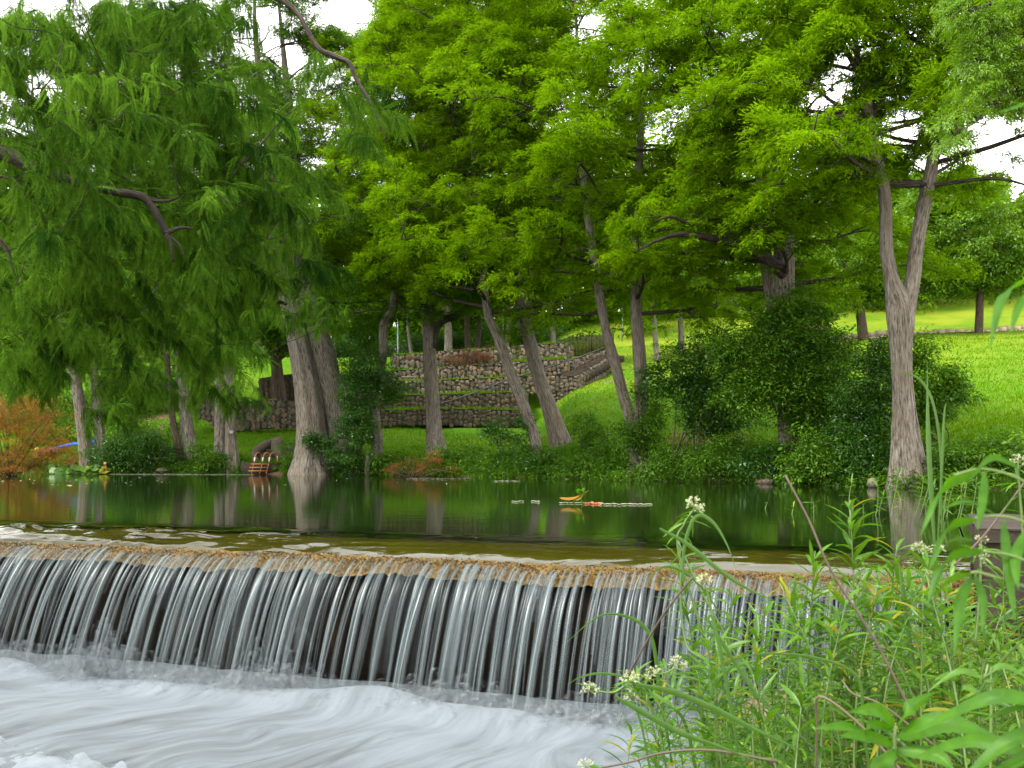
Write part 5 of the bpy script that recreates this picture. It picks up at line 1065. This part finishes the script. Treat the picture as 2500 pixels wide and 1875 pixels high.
def leafy_stem(label, root, tip, group=None, objs=True, nodes=.052, Ll=(.10, .17), f0=.18, seed=0, name='water_willow', bow=.12, cat='plant', whorl=(2, 3), stemmat='stem', sr=.006, yel=.05):
    q_ = np.random.default_rng(4000 + seed); root = np.asarray(root, float); tip = np.asarray(tip, float)
    t = thing(name, label, cat, root, group); L = np.linalg.norm(tip - root); side = q_.normal(0, 1, 3) * [1, 1, .2] * bow * L
    line = [root - [0, 0, .05], root * .65 + tip * .35 + side * .7, root * .3 + tip * .7 + side * .6, tip]; m = MB()
    add_tube(m, line, [sr * 1.3, sr, sr * .8, sr * .35], 6, 6, seed=seed); q = cat_spline(np.array(line), 14); m.A['tint'] = [(0, np.full(m.n, q_.uniform(.1, .8)))]
    m.build('stem', M[stemmat], t, True); n = int(L * (1 - f0) / nodes); org = wloc(t); a0 = q_.uniform(0, 6); PT, RO, SZ = [], [], []
    for k in range(n):
        f = f0 + (1 - f0) * (k + .5) / n; c = q[min(int(f * (len(q) - 1)), len(q) - 1)]; w = int(q_.integers(whorl[0], whorl[1] + 1)); a0 += 1.3
        for j in range(w):
            az = a0 + j * 6.283 / w + q_.normal(0, .25); pitch = -.15 + .95 * max(0, f - .35) / .65 + q_.normal(0, .22); ln = q_.uniform(*Ll) * (1.0 if f < .85 else 1.25 - .3 * (f - .85) / .15)
            PT.append(c); RO.append((q_.normal(0, .3), -pitch, az)); SZ.append(ln)
    if not objs:
        scatter('foliage', NG_LANCE, len(lsrc), PT, np.array(RO), np.array(SZ), q_.normal(0, .15, len(PT)), t, M['willow'], kind='stuff'); return t
    for c, r3, s in zip(PT[:295], RO, SZ):
        me = LANCEY[int(q_.integers(2))] if q_.uniform() < yel else LANCE[int(q_.integers(7))]
        o = bpy.data.objects.new('leaf', me); COL.objects.link(o); o.parent = t; o.location = tuple(c - org); o.rotation_euler = r3; o.scale = (s, s, s)
    return t
def bankpt(px, D): x = (px - CX) / F * D; return np.array([x, D, float(nbz(np.array(x), np.array(D)))])
r_ = np.random.default_rng(99)
top = lambda px: np.interp(px, [1560, 1640, 1720, 1800, 1900, 2000, 2080, 2150, 2220, 2320, 2420, 2600], [1600, 1520, 1500, 1490, 1390, 1380, 1330, 1350, 1330, 1340, 1420, 1420])
WL = 'slender leafy stem in the green tangle on the near right bank'
for k in range(124):
    px = 1545 + 1000 * ((k * .618) % 1) + r_.normal(0, 20); D = r_.uniform(4.6, 7.6); y = top(px) + 30 + abs(r_.normal(0, 190)) * (1 if k % 3 else .35)
    if px < 1830 and k % 5 in (1, 3): continue
    tip = P(px, min(y, 1840), D); rx = px + r_.uniform(-20, 170) * (1.2 if px < 1900 else .5); root = bankpt(max(rx, 1640), D + r_.uniform(-.4, .2))
    z = 'at the left edge over the white water' if px < 1720 else 'in front of the falling water' if px < 1960 else 'below the right part of the dam crest' if px < 2260 else 'before the concrete pier'
    z = ('tall ' if y < 1480 else 'low ') + 'leafy stem in the green tangle ' + z
    leafy_stem(z, root, tip, z.replace('stem', 'stems'), objs=k < 50, seed=k, nodes=.06, yel=.10 if px > 2000 else .03, bow=.10, Ll=(.10, .18))
for k, (px, py, D, rx, lab) in enumerate([(2075, 1222, 5.2, 2060, 'tall leafy stem standing highest against the pond, leaves in whorls'), (1990, 1345, 5.4, 2010, 'upright whorled stem right of the tall one, before the dam crest'), (2190, 1330, 5.6, 2180, 'leafy stem with broad pale tips before the right part of the crest'),
                                          (1655, 1345, 5.6, 1735, 'arching leafy stem leaning left over the waterfall'), (1790, 1440, 5.6, 1850, 'thin dark stem with drooping leaves in front of the falling water'), (2450, 1350, 6.0, 2440, 'leafy stem standing before the concrete pier')]):
    leafy_stem(lab, bankpt(rx, D), P(px, py, D), seed=200 + k, nodes=.045, Ll=(.12, .17), whorl=(3, 3), bow=.05)
# water willows standing in the pond at right
SPR = {0: 'leftmost tall water willow sprig standing alone in the pond', 1: 'tiny water willow sprig between two taller ones in the pond', 2: 'upright water willow sprig left of the tall trunk reflection', 3: 'short water willow sprig close right of an upright one', 4: 'leaning water willow sprig at the left edge of the trunk reflection',
       5: 'small sprig inside the trunk reflection in the pond', 6: 'yellow stemmed sprig at the right edge of the trunk reflection', 7: 'leaning sprig just behind the yellow stemmed one', 8: 'sprig slightly apart before the dense willow clump', 16: 'tiny sprig beside the floating pale scrap in the pond', 17: 'single thin sprig left of the dead slanting stalk', 18: 'small sprig on a scrap of floating weed in the pond at right of middle'}
for k, (px, pt, pb, lean) in enumerate([(2078, 1168, 1256, 4), (2107, 1230, 1258, 0), (2134, 1175, 1258, 6), (2146, 1205, 1256, 12), (2172, 1150, 1259, 24), (2195, 1215, 1256, 3), (2228, 1165, 1258, 26), (2240, 1170, 1262, 30), (2262, 1185, 1258, 22), (2285, 1160, 1262, 34), (2310, 1150, 1262, 30), (2340, 1145, 1266, 26), (2365, 1165, 1262, 20), (2330, 1180, 1270, 16), (2385, 1150, 1268, 20), (2300, 1200, 1270, 10), (1985, 1224, 1252, 0), (1930, 1235, 1254, 8), (1868, 1226, 1242, 6)]):
    c, D = pond(px, pb); leafy_stem(SPR[k] if k < 9 or k > 15 else 'water willow sprig in the dense clump at right of the flared foot reflection', c - [0, 0, .1], P(px + lean, pt, D), 'water willow sprigs in the pond' if k < 9 or k > 15 else 'water willow clump in the pond', seed=300 + k, nodes=.07, Ll=(.14, .24), f0=.32 if k < 12 else .15, bow=.05, objs=k % 2 == 0, sr=.010)
# low ground cover
n = 620; x = r_.uniform(1.0, 5.4, n); y = r_.uniform(4.2, 9.6, n); keep = x / y * F + CX > 1600; x, y = x[keep], y[keep]; C = np.stack([x, y, nbz(x, y) + r_.uniform(.03, .30, len(x))], -1)
pads('ground_cover', 'willow', C, r_.uniform(.12, .26, len(x)), nrmz(r_.normal(size=C.shape)), None, r_, flat=.8, L=(.35, .65), Wr=.20, per=46, droop=.3, flatn=.8, gap=False, label='low yellow green plants covering the near right bank')
# dead stalks
def stalk(label, pts, D, w, mat='stemd', nm='dead_stalk'):
    m = MB(); add_tube(m, [P(x, y, D + .25 * i / max(1, len(pts) - 1)) for i, (x, y) in enumerate(pts)], [w / F * D / 2 * (1 - .3 * i / len(pts)) for i in range(len(pts))], 6, 5, rough=.05)
    o = m.build(nm, M[mat], None, True); setp(o, label, 'stalk'); return o
stalk('long thin dead stalk slanting across the crest from the pond into the plants', [(2240, 1770), (2140, 1570), (2030, 1395), (1975, 1270), (1917, 1160)], 4.4, 7)
stalk('pale bent cane lying low among the plants, upper one', [(2330, 1860), (2160, 1725), (2085, 1695), (2055, 1660)], 4.6, 6, 'cane'); stalk('pale broken cane lying low among the plants', [(2220, 1905), (2100, 1770), (2000, 1700), (1995, 1780), (1990, 1900)], 4.3, 8, 'cane')
stalk('dark curved twig reaching over the white water at the bottom', [(1900, 1860), (1740, 1832), (1620, 1838), (1540, 1860), (1440, 1880)], 4.4, 7); stalk('pale long stem leaning left behind the tangle', [(2010, 1850), (1850, 1690), (1760, 1530), (1700, 1420), (1655, 1320)], 5.2, 7, 'stem')
stalk('greenish stem leaning from the tangle over the fall', [(1800, 1640), (1700, 1600), (1670, 1550), (1662, 1400), (1690, 1260)], 5.3, 7, 'stem'); stalk('brown stem bending left towards the flower heads', [(1690, 1410), (1620, 1500), (1560, 1600), (1530, 1660)], 5.2, 6)
stalk('thin reddish twig crossing the pier', [(2330, 1380), (2400, 1310), (2470, 1220), (2520, 1150)], 4.5, 6)
for k in range(12):
    px = r_.uniform(1850, 2500); D = r_.uniform(5, 7.5); b = bankpt(px, D); m = MB(); e = b + [r_.normal(-.15, .3), r_.normal(0, .2), r_.uniform(.4, .9)]
    add_tube(m, [b - [0, 0, .05], (b + e) / 2 + r_.normal(0, .05, 3), e], [.006, .005, .003], 5, 4); o = m.build('dry_stem', M['stemd'], None, True); setp(o, 'thin dry brown stem among the green plants of the near bank', 'stem', 'dry stems on the near bank')
# grass blades
def blade(label, pts, D, w, mat='blade', nm='grass_blade', cat='grass blade', dd=0.0):
    q = cat_spline(np.array([P(x, y, D + dd * i) for i, (x, y) in enumerate(pts)]), 8); f = np.linspace(0, 1, len(q)); ww = .72 * w / F * D * np.clip(np.minimum(.5 + f * 2, (1 - f) * 2.2), .03, 1)
    T = nrmz(np.gradient(q, axis=0)); S = nrmz(np.cross(T, [0, 1, .15])); Nn = np.cross(S, T)
    V = np.stack([q - S * ww[:, None] / 2 + Nn * ww[:, None] * .25, q, q + S * ww[:, None] / 2 + Nn * ww[:, None] * .25], 1).reshape(-1, 3)
    o = mk(nm, V, gridF(len(q), 3), M[mat], None, True, {'tint': np.repeat(.35 + .3 * f, 3)}); setp(o, label, cat); return o
blade('long grass blade arching right and down beside the white flower head', [(1668, 1420), (1672, 1330), (1700, 1262), (1740, 1275), (1775, 1330), (1800, 1400)], 5.2, 13)
blade('long grass blade crossing down to the right before the crest', [(1610, 1290), (1680, 1330), (1760, 1395), (1830, 1440), (1900, 1470)], 5.0, 15); blade('pale grass blade bowing left above the falling water', [(1760, 1500), (1700, 1420), (1640, 1385), (1600, 1395), (1575, 1440)], 5.3, 9)
blade('broad dark blade sweeping down right from the flower heads', [(1556, 1672), (1640, 1690), (1740, 1730), (1860, 1790), (2000, 1850)], 4.3, 22); blade('long dark blade low over the white water', [(1500, 1700), (1560, 1735), (1660, 1790), (1760, 1825), (1900, 1880)], 4.3, 20)
blade('thin curved blade reaching left over the foot of the fall', [(1580, 1680), (1520, 1652), (1460, 1645), (1415, 1655), (1384, 1672)], 4.8, 9); blade('green blade slanting down right through the tangle', [(1720, 1500), (1790, 1610), (1850, 1700), (1930, 1790)], 4.6, 13)
blade('tall upright pale reed blade before the far lawn', [(2282, 1330), (2272, 1160), (2266, 1020), (2264, 880)], 5.0, 17, nm='reed_blade'); blade('reed blade bent over to the left at its top', [(2300, 1300), (2296, 1100), (2280, 990), (2250, 930), (2210, 910), (2196, 906)], 5.1, 9, nm='reed_blade')
blade('short reed blade right of the tall one', [(2290, 1320), (2300, 1150), (2306, 1010), (2312, 980)], 5.0, 9, nm='reed_blade'); blade('upright green blade in the middle of the tangle', [(2235, 1640), (2215, 1520), (2200, 1400), (2190, 1370)], 4.8, 16); blade('green blade crossing the foot of the pier', [(2350, 1760), (2420, 1650), (2480, 1580), (2540, 1530)], 4.2, 12)
for k in range(16):
    px = r_.uniform(1500, 2350); y0 = r_.uniform(1500, 1780); dx = r_.normal(-60, 120)
    o = blade('narrow grass blade in the near bank tangle', [(px + 60, y0 + 330), (px + 30, y0 + 150), (px, y0), (px + dx * .5, y0 - 40), (px + dx, y0 + r_.uniform(-10, 90))], r_.uniform(4.4, 6.4), r_.uniform(8, 14)); o['group'] = 'grass blades in the near bank tangle'
# water hemlock with white flower heads
def umbel_mesh(seed, n=20):
    q = np.random.default_rng(seed); m = MB(); oc = np.array([[1, 0, 0], [-1, 0, 0], [0, 1, 0], [0, -1, 0], [0, 0, 1], [0, 0, -1.]]); of = np.array([[0, 2, 4], [2, 1, 4], [1, 3, 4], [3, 0, 4], [2, 0, 5], [1, 2, 5], [3, 1, 5], [0, 3, 5]])
    for k in range(n):
        d = nrmz(q.normal(size=3) * [1, 1, .55] + [0, 0, .55]); e = d * q.uniform(.75, 1)
        V, Fq, bc = tube([np.zeros(3), e], [.014, .012], 4, 1); m.add(V, Fq, tint=np.zeros(len(V)))
        for j in range(11): m.add(oc * q.uniform(.035, .06) + e + q.normal(0, .085, 3), of, tint=np.full(6, q.uniform(.5, 1)))
    return mesh_data('flower_head', np.concatenate(m.V), m.F, M['floret'], False, {'tint': np.concatenate([a for _, a in m.A['tint']])})
UM = [umbel_mesh(k) for k in range(3)]
hem = [('tall hemlock stalk with a domed white flower head against the pond', 5.4, [(1720, 1560), (1655, 1340), (1670, 1280), (1690, 1248)], [(1695, 1236, 30)]),
       ('hemlock stem with a loose green white flower head over the foot of the fall', 4.9, [(1620, 1800), (1560, 1670), (1500, 1690), (1462, 1688)], [(1442, 1688, 28)]),
       ('hemlock with a large tan seeding flower head and a white one beneath', 4.8, [(1640, 1790), (1590, 1690), (1545, 1660)], [(1536, 1660, 30), (1540, 1705, 20)]),
       ('hemlock with two white flower heads in front of the falling water', 5.0, [(1720, 1760), (1690, 1660), (1650, 1630)], [(1596, 1645, 24), (1656, 1622, 28)]),
       ('hemlock with pale flower heads at the waterline right of the crest', 6.0, [(2300, 1600), (2270, 1440), (2252, 1350)], [(2244, 1340, 22), (2290, 1342, 20), (2262, 1346, 18)]),
       ('hemlock with small flower heads before the concrete pier', 4.6, [(2380, 1580), (2392, 1440), (2396, 1330)], [(2396, 1318, 18), (2404, 1362, 18), (2380, 1350, 12)]),
       ('hemlock with a yellowish flower head at the right edge', 4.6, [(2500, 1330), (2490, 1210), (2484, 1135)], [(2486, 1128, 24)]),
       ('small greenish flower head in the tangle left', 5.2, [(1760, 1600), (1735, 1480), (1724, 1430)], [(1722, 1420, 26)]), ('small white flower head at the bottom edge over the white water', 4.6, [(1490, 1960), (1450, 1900), (1432, 1875)], [(1430, 1868, 22)])]
for k, (lab, D, ln, hd) in enumerate(hem):
    q_ = np.random.default_rng(600 + k); pts = [P(x, y, D) for x, y in ln]; t = thing('water_hemlock', lab, 'flower', pts[0]); m = MB(); add_tube(m, pts, [.007, .006, .005, .004][:len(pts)] if len(pts) <= 4 else [.006] * len(pts), 6, 6); m.A['tint'] = [(0, np.full(m.n, .4))]; m.build('stem', M['stem'], t, True)
    for x, y, r in hd:
        c = P(x, y, D); e = pts[-1]; m = MB(); add_tube(m, [e, (e + c) / 2 - [0, 0, .01], c], [.004, .0035, .003], 5, 3); m.A['tint'] = [(0, np.full(m.n, .5))]; m.build('flower_stalk', M['stem'], t, True)
        o = bpy.data.objects.new('flower_head', UM[k % 3]); COL.objects.link(o); o.parent = t; o.location = tuple(c - wloc(t)); s = .85 * r / F * D; o.scale = (s, s, s); o.rotation_euler = (q_.normal(-.5, .2), q_.normal(0, .3), q_.uniform(0, 6))
    q = cat_spline(np.array(pts), 8)
    for j in range(16):
        c = q[int(q_.integers(3, len(q)))]; o = bpy.data.objects.new('leaf', LANCE[int(q_.integers(7))]); COL.objects.link(o); o.parent = t; o.location = tuple(c - wloc(t)); s = q_.uniform(.07, .14); o.scale = (s, s, s); o.rotation_euler = (q_.normal(0, .3), q_.uniform(-.5, .6), q_.uniform(0, 6.28))
# ---------------------------------------------------------------- close plants, slightly out of focus
def close_leaf(parent, b, mid, tip, D, w, side=(1, 0, .5), dD=(0, 0, 0), mat='weed', fold=.25, serr=0.0, tadd=0.0, nl=19):
    V, Fq, ti = leafgrid(P(b[0], b[1], D + dD[0]), P(mid[0], mid[1], D + dD[1]), P(tip[0], tip[1], D + dD[2]), w / F * D, np.array(side, float), nl=nl, nw=7, fold=fold, serr=serr, wave=.012)
    m = MB(); m.add(V, Fq, tint=np.clip(ti + tadd, 0, 1)); return m.build('leaf', M[mat], parent, True)
D = 1.9
t = thing('drooping_weed', 'out of focus drooping long leaves hanging in at the right edge', 'plant', P(2560, 1350, D)); 
for ln, w in (([(2600, 1240), (2490, 1170), (2400, 1145), (2330, 1160)], 7), ([(2600, 1330), (2500, 1275), (2440, 1260), (2380, 1265)], 7), ([(2620, 1420), (2480, 1360), (2400, 1345)], 8), ([(2620, 1500), (2520, 1440), (2400, 1400), (2370, 1398)], 8)):
    m = MB(); add_tube(m, [P(x, y, D) for x, y in ln], [w / F * D / 2] * len(ln), 6, 5); m.A['tint'] = [(0, np.full(m.n, .5))]; m.build('stem', M['stem'], t, True)
for b, mid, tip, w, s, ta in [((2390, 1152), (2300, 1190), (2246, 1310), 50, (.6, .2, .8), 0), ((2480, 1138), (2420, 1118), (2365, 1172), 26, (.5, .6, .9), -.1), ((2405, 1150), (2400, 1220), (2386, 1296), 34, (1, 0, 0), -.05), ((2440, 1262), (2360, 1225), (2290, 1248), 20, (0, .8, .6), -.1),
                              ((2385, 1268), (2310, 1290), (2266, 1400), 40, (.7, .2, .8), 0), ((2400, 1345), (2310, 1365), (2262, 1480), 40, (.7, .3, .7), -.25), ((2372, 1400), (2310, 1420), (2264, 1492), 30, (.6, .2, .8), 0), ((2370, 1405), (2345, 1470), (2330, 1600), 42, (1, 0, .2), .05),
                              ((2380, 1402), (2400, 1460), (2398, 1548), 32, (1, 0, 0), 0), ((2450, 1270), (2462, 1380), (2478, 1520), 40, (1, 0, .1), 0), ((2510, 1290), (2480, 1360), (2486, 1440), 44, (1, 0, .1), .05), ((2380, 1320), (2340, 1315), (2310, 1326), 14, (0, .8, .6), -.25),
                              ((2510, 680), (2450, 720), (2416, 850), 40, (.8, .2, .6), -.05), ((2520, 700), (2490, 740), (2466, 815), 34, (.9, .1, .4), -.05), ((2520, 245), (2480, 262), (2440, 275), 16, (0, .8, .6), 0)]:
    close_leaf(t, b, mid, tip, D, w, s, (.05, 0, -.05), 'weed', .2, 0, ta)
m = MB(); add_tube(m, [P(2600, 1240, D), P(2640, 900, D), P(2580, 690, D), P(2500, 682, D)], [.008, .007, .005, .003], 6, 5); m.A['tint'] = [(0, np.full(m.n, .5))]; m.build('stem', M['stem'], t, True)
D = 2.5
t = thing('broad_leaved_weed', 'bright broad toothed leaves close at the bottom right corner', 'plant', P(2190, 1900, D)); m = MB(); add_tube(m, [P(2180, 2100, D), P(2182, 1880, D), P(2186, 1770, D)], [.007, .006, .004], 7, 4); m.A['tint'] = [(0, np.full(m.n, .5))]; m.build('stem', M['stem'], t, True)
for b, mid, tip, w, s, dd in [((2185, 1775), (2140, 1735), (2074, 1738), 60, (.2, .6, .9), (0, -.04, -.08)), ((2188, 1772), (2220, 1730), (2284, 1690), 62, (.6, .5, .6), (0, 0, .05)), ((2110, 1790), (2060, 1775), (1988, 1779), 42, (0, .7, .7), (0, -.03, -.05)), ((2180, 1820), (2120, 1800), (2048, 1796), 52, (0, .6, .8), (0, -.05, -.1)),
                              ((2190, 1800), (2300, 1760), (2440, 1800), 88, (0, .6, .8), (0, -.06, -.1)), ((2186, 1830), (2280, 1840), (2330, 1880), 60, (.3, .6, .8), (0, -.05, -.1)), ((2180, 1780), (2130, 1770), (2110, 1800), 36, (.4, .5, .8), (0, -.05, -.05)), ((2185, 1825), (2150, 1870), (2130, 1960), 70, (1, .2, .2), (0, -.05, -.05)),
                              ((2190, 1835), (2250, 1880), (2320, 1960), 80, (.7, .4, -.6), (0, -.08, -.12))]:
    close_leaf(t, b, mid, tip, D, w, s, dd, 'weed', .3, .06, .15)
D = 2.1
t = thing('long_leaved_weed', 'long bright leaves sweeping in from the right at the bottom corner', 'plant', P(2560, 1800, D)); m = MB(); add_tube(m, [P(2600, 2050, D), P(2570, 1850, D), P(2560, 1700, D)], [.007, .006, .004], 7, 4); m.A['tint'] = [(0, np.full(m.n, .5))]; m.build('stem', M['stem'], t, True)
for b, mid, tip, w, s, dd in [((2560, 1720), (2420, 1705), (2230, 1790), 62, (.2, .6, .8), (0, 0, .1)), ((2560, 1740), (2480, 1730), (2396, 1760), 26, (0, .7, .7), (0, 0, 0)), ((2560, 1780), (2450, 1820), (2300, 1960), 66, (.5, .5, .7), (0, 0, 0)), ((2560, 1830), (2500, 1850), (2400, 1900), 50, (.4, .5, .7), (0, 0, 0)), ((2560, 1860), (2380, 1810), (2230, 1850), 56, (0, .6, .8), (0, .1, .2)), ((2560, 1650), (2510, 1630), (2462, 1655), 24, (0, .6, .8), (.3, .3, .3))]:
    close_leaf(t, b, mid, tip, D, w, s, dd, 'weed', .25, .03, .1)
t = thing('shaded_weed', 'grey green heart shaped leaves behind the long bright leaves', 'plant', bankpt(2400, 3.6)); D = 3.6
m = MB(); add_tube(m, [bankpt(2400, 3.6), P(2420, 1720, D), P(2400, 1660, D)], [.006, .005, .003], 6, 4); m.A['tint'] = [(0, np.full(m.n, .5))]; m.build('stem', M['stem'], t, True)
for b, mid, tip, w in [((2400, 1660), (2430, 1655), (2432, 1690), 44), ((2385, 1685), (2355, 1680), (2340, 1705), 30), ((2400, 1655), (2340, 1640), (2262, 1690), 26), ((2400, 1650), (2450, 1625), (2520, 1660), 28)]: close_leaf(t, b, mid, tip, D, w, (.5, .5, .6), (0, 0, 0), 'willow', .15, 0, 0)
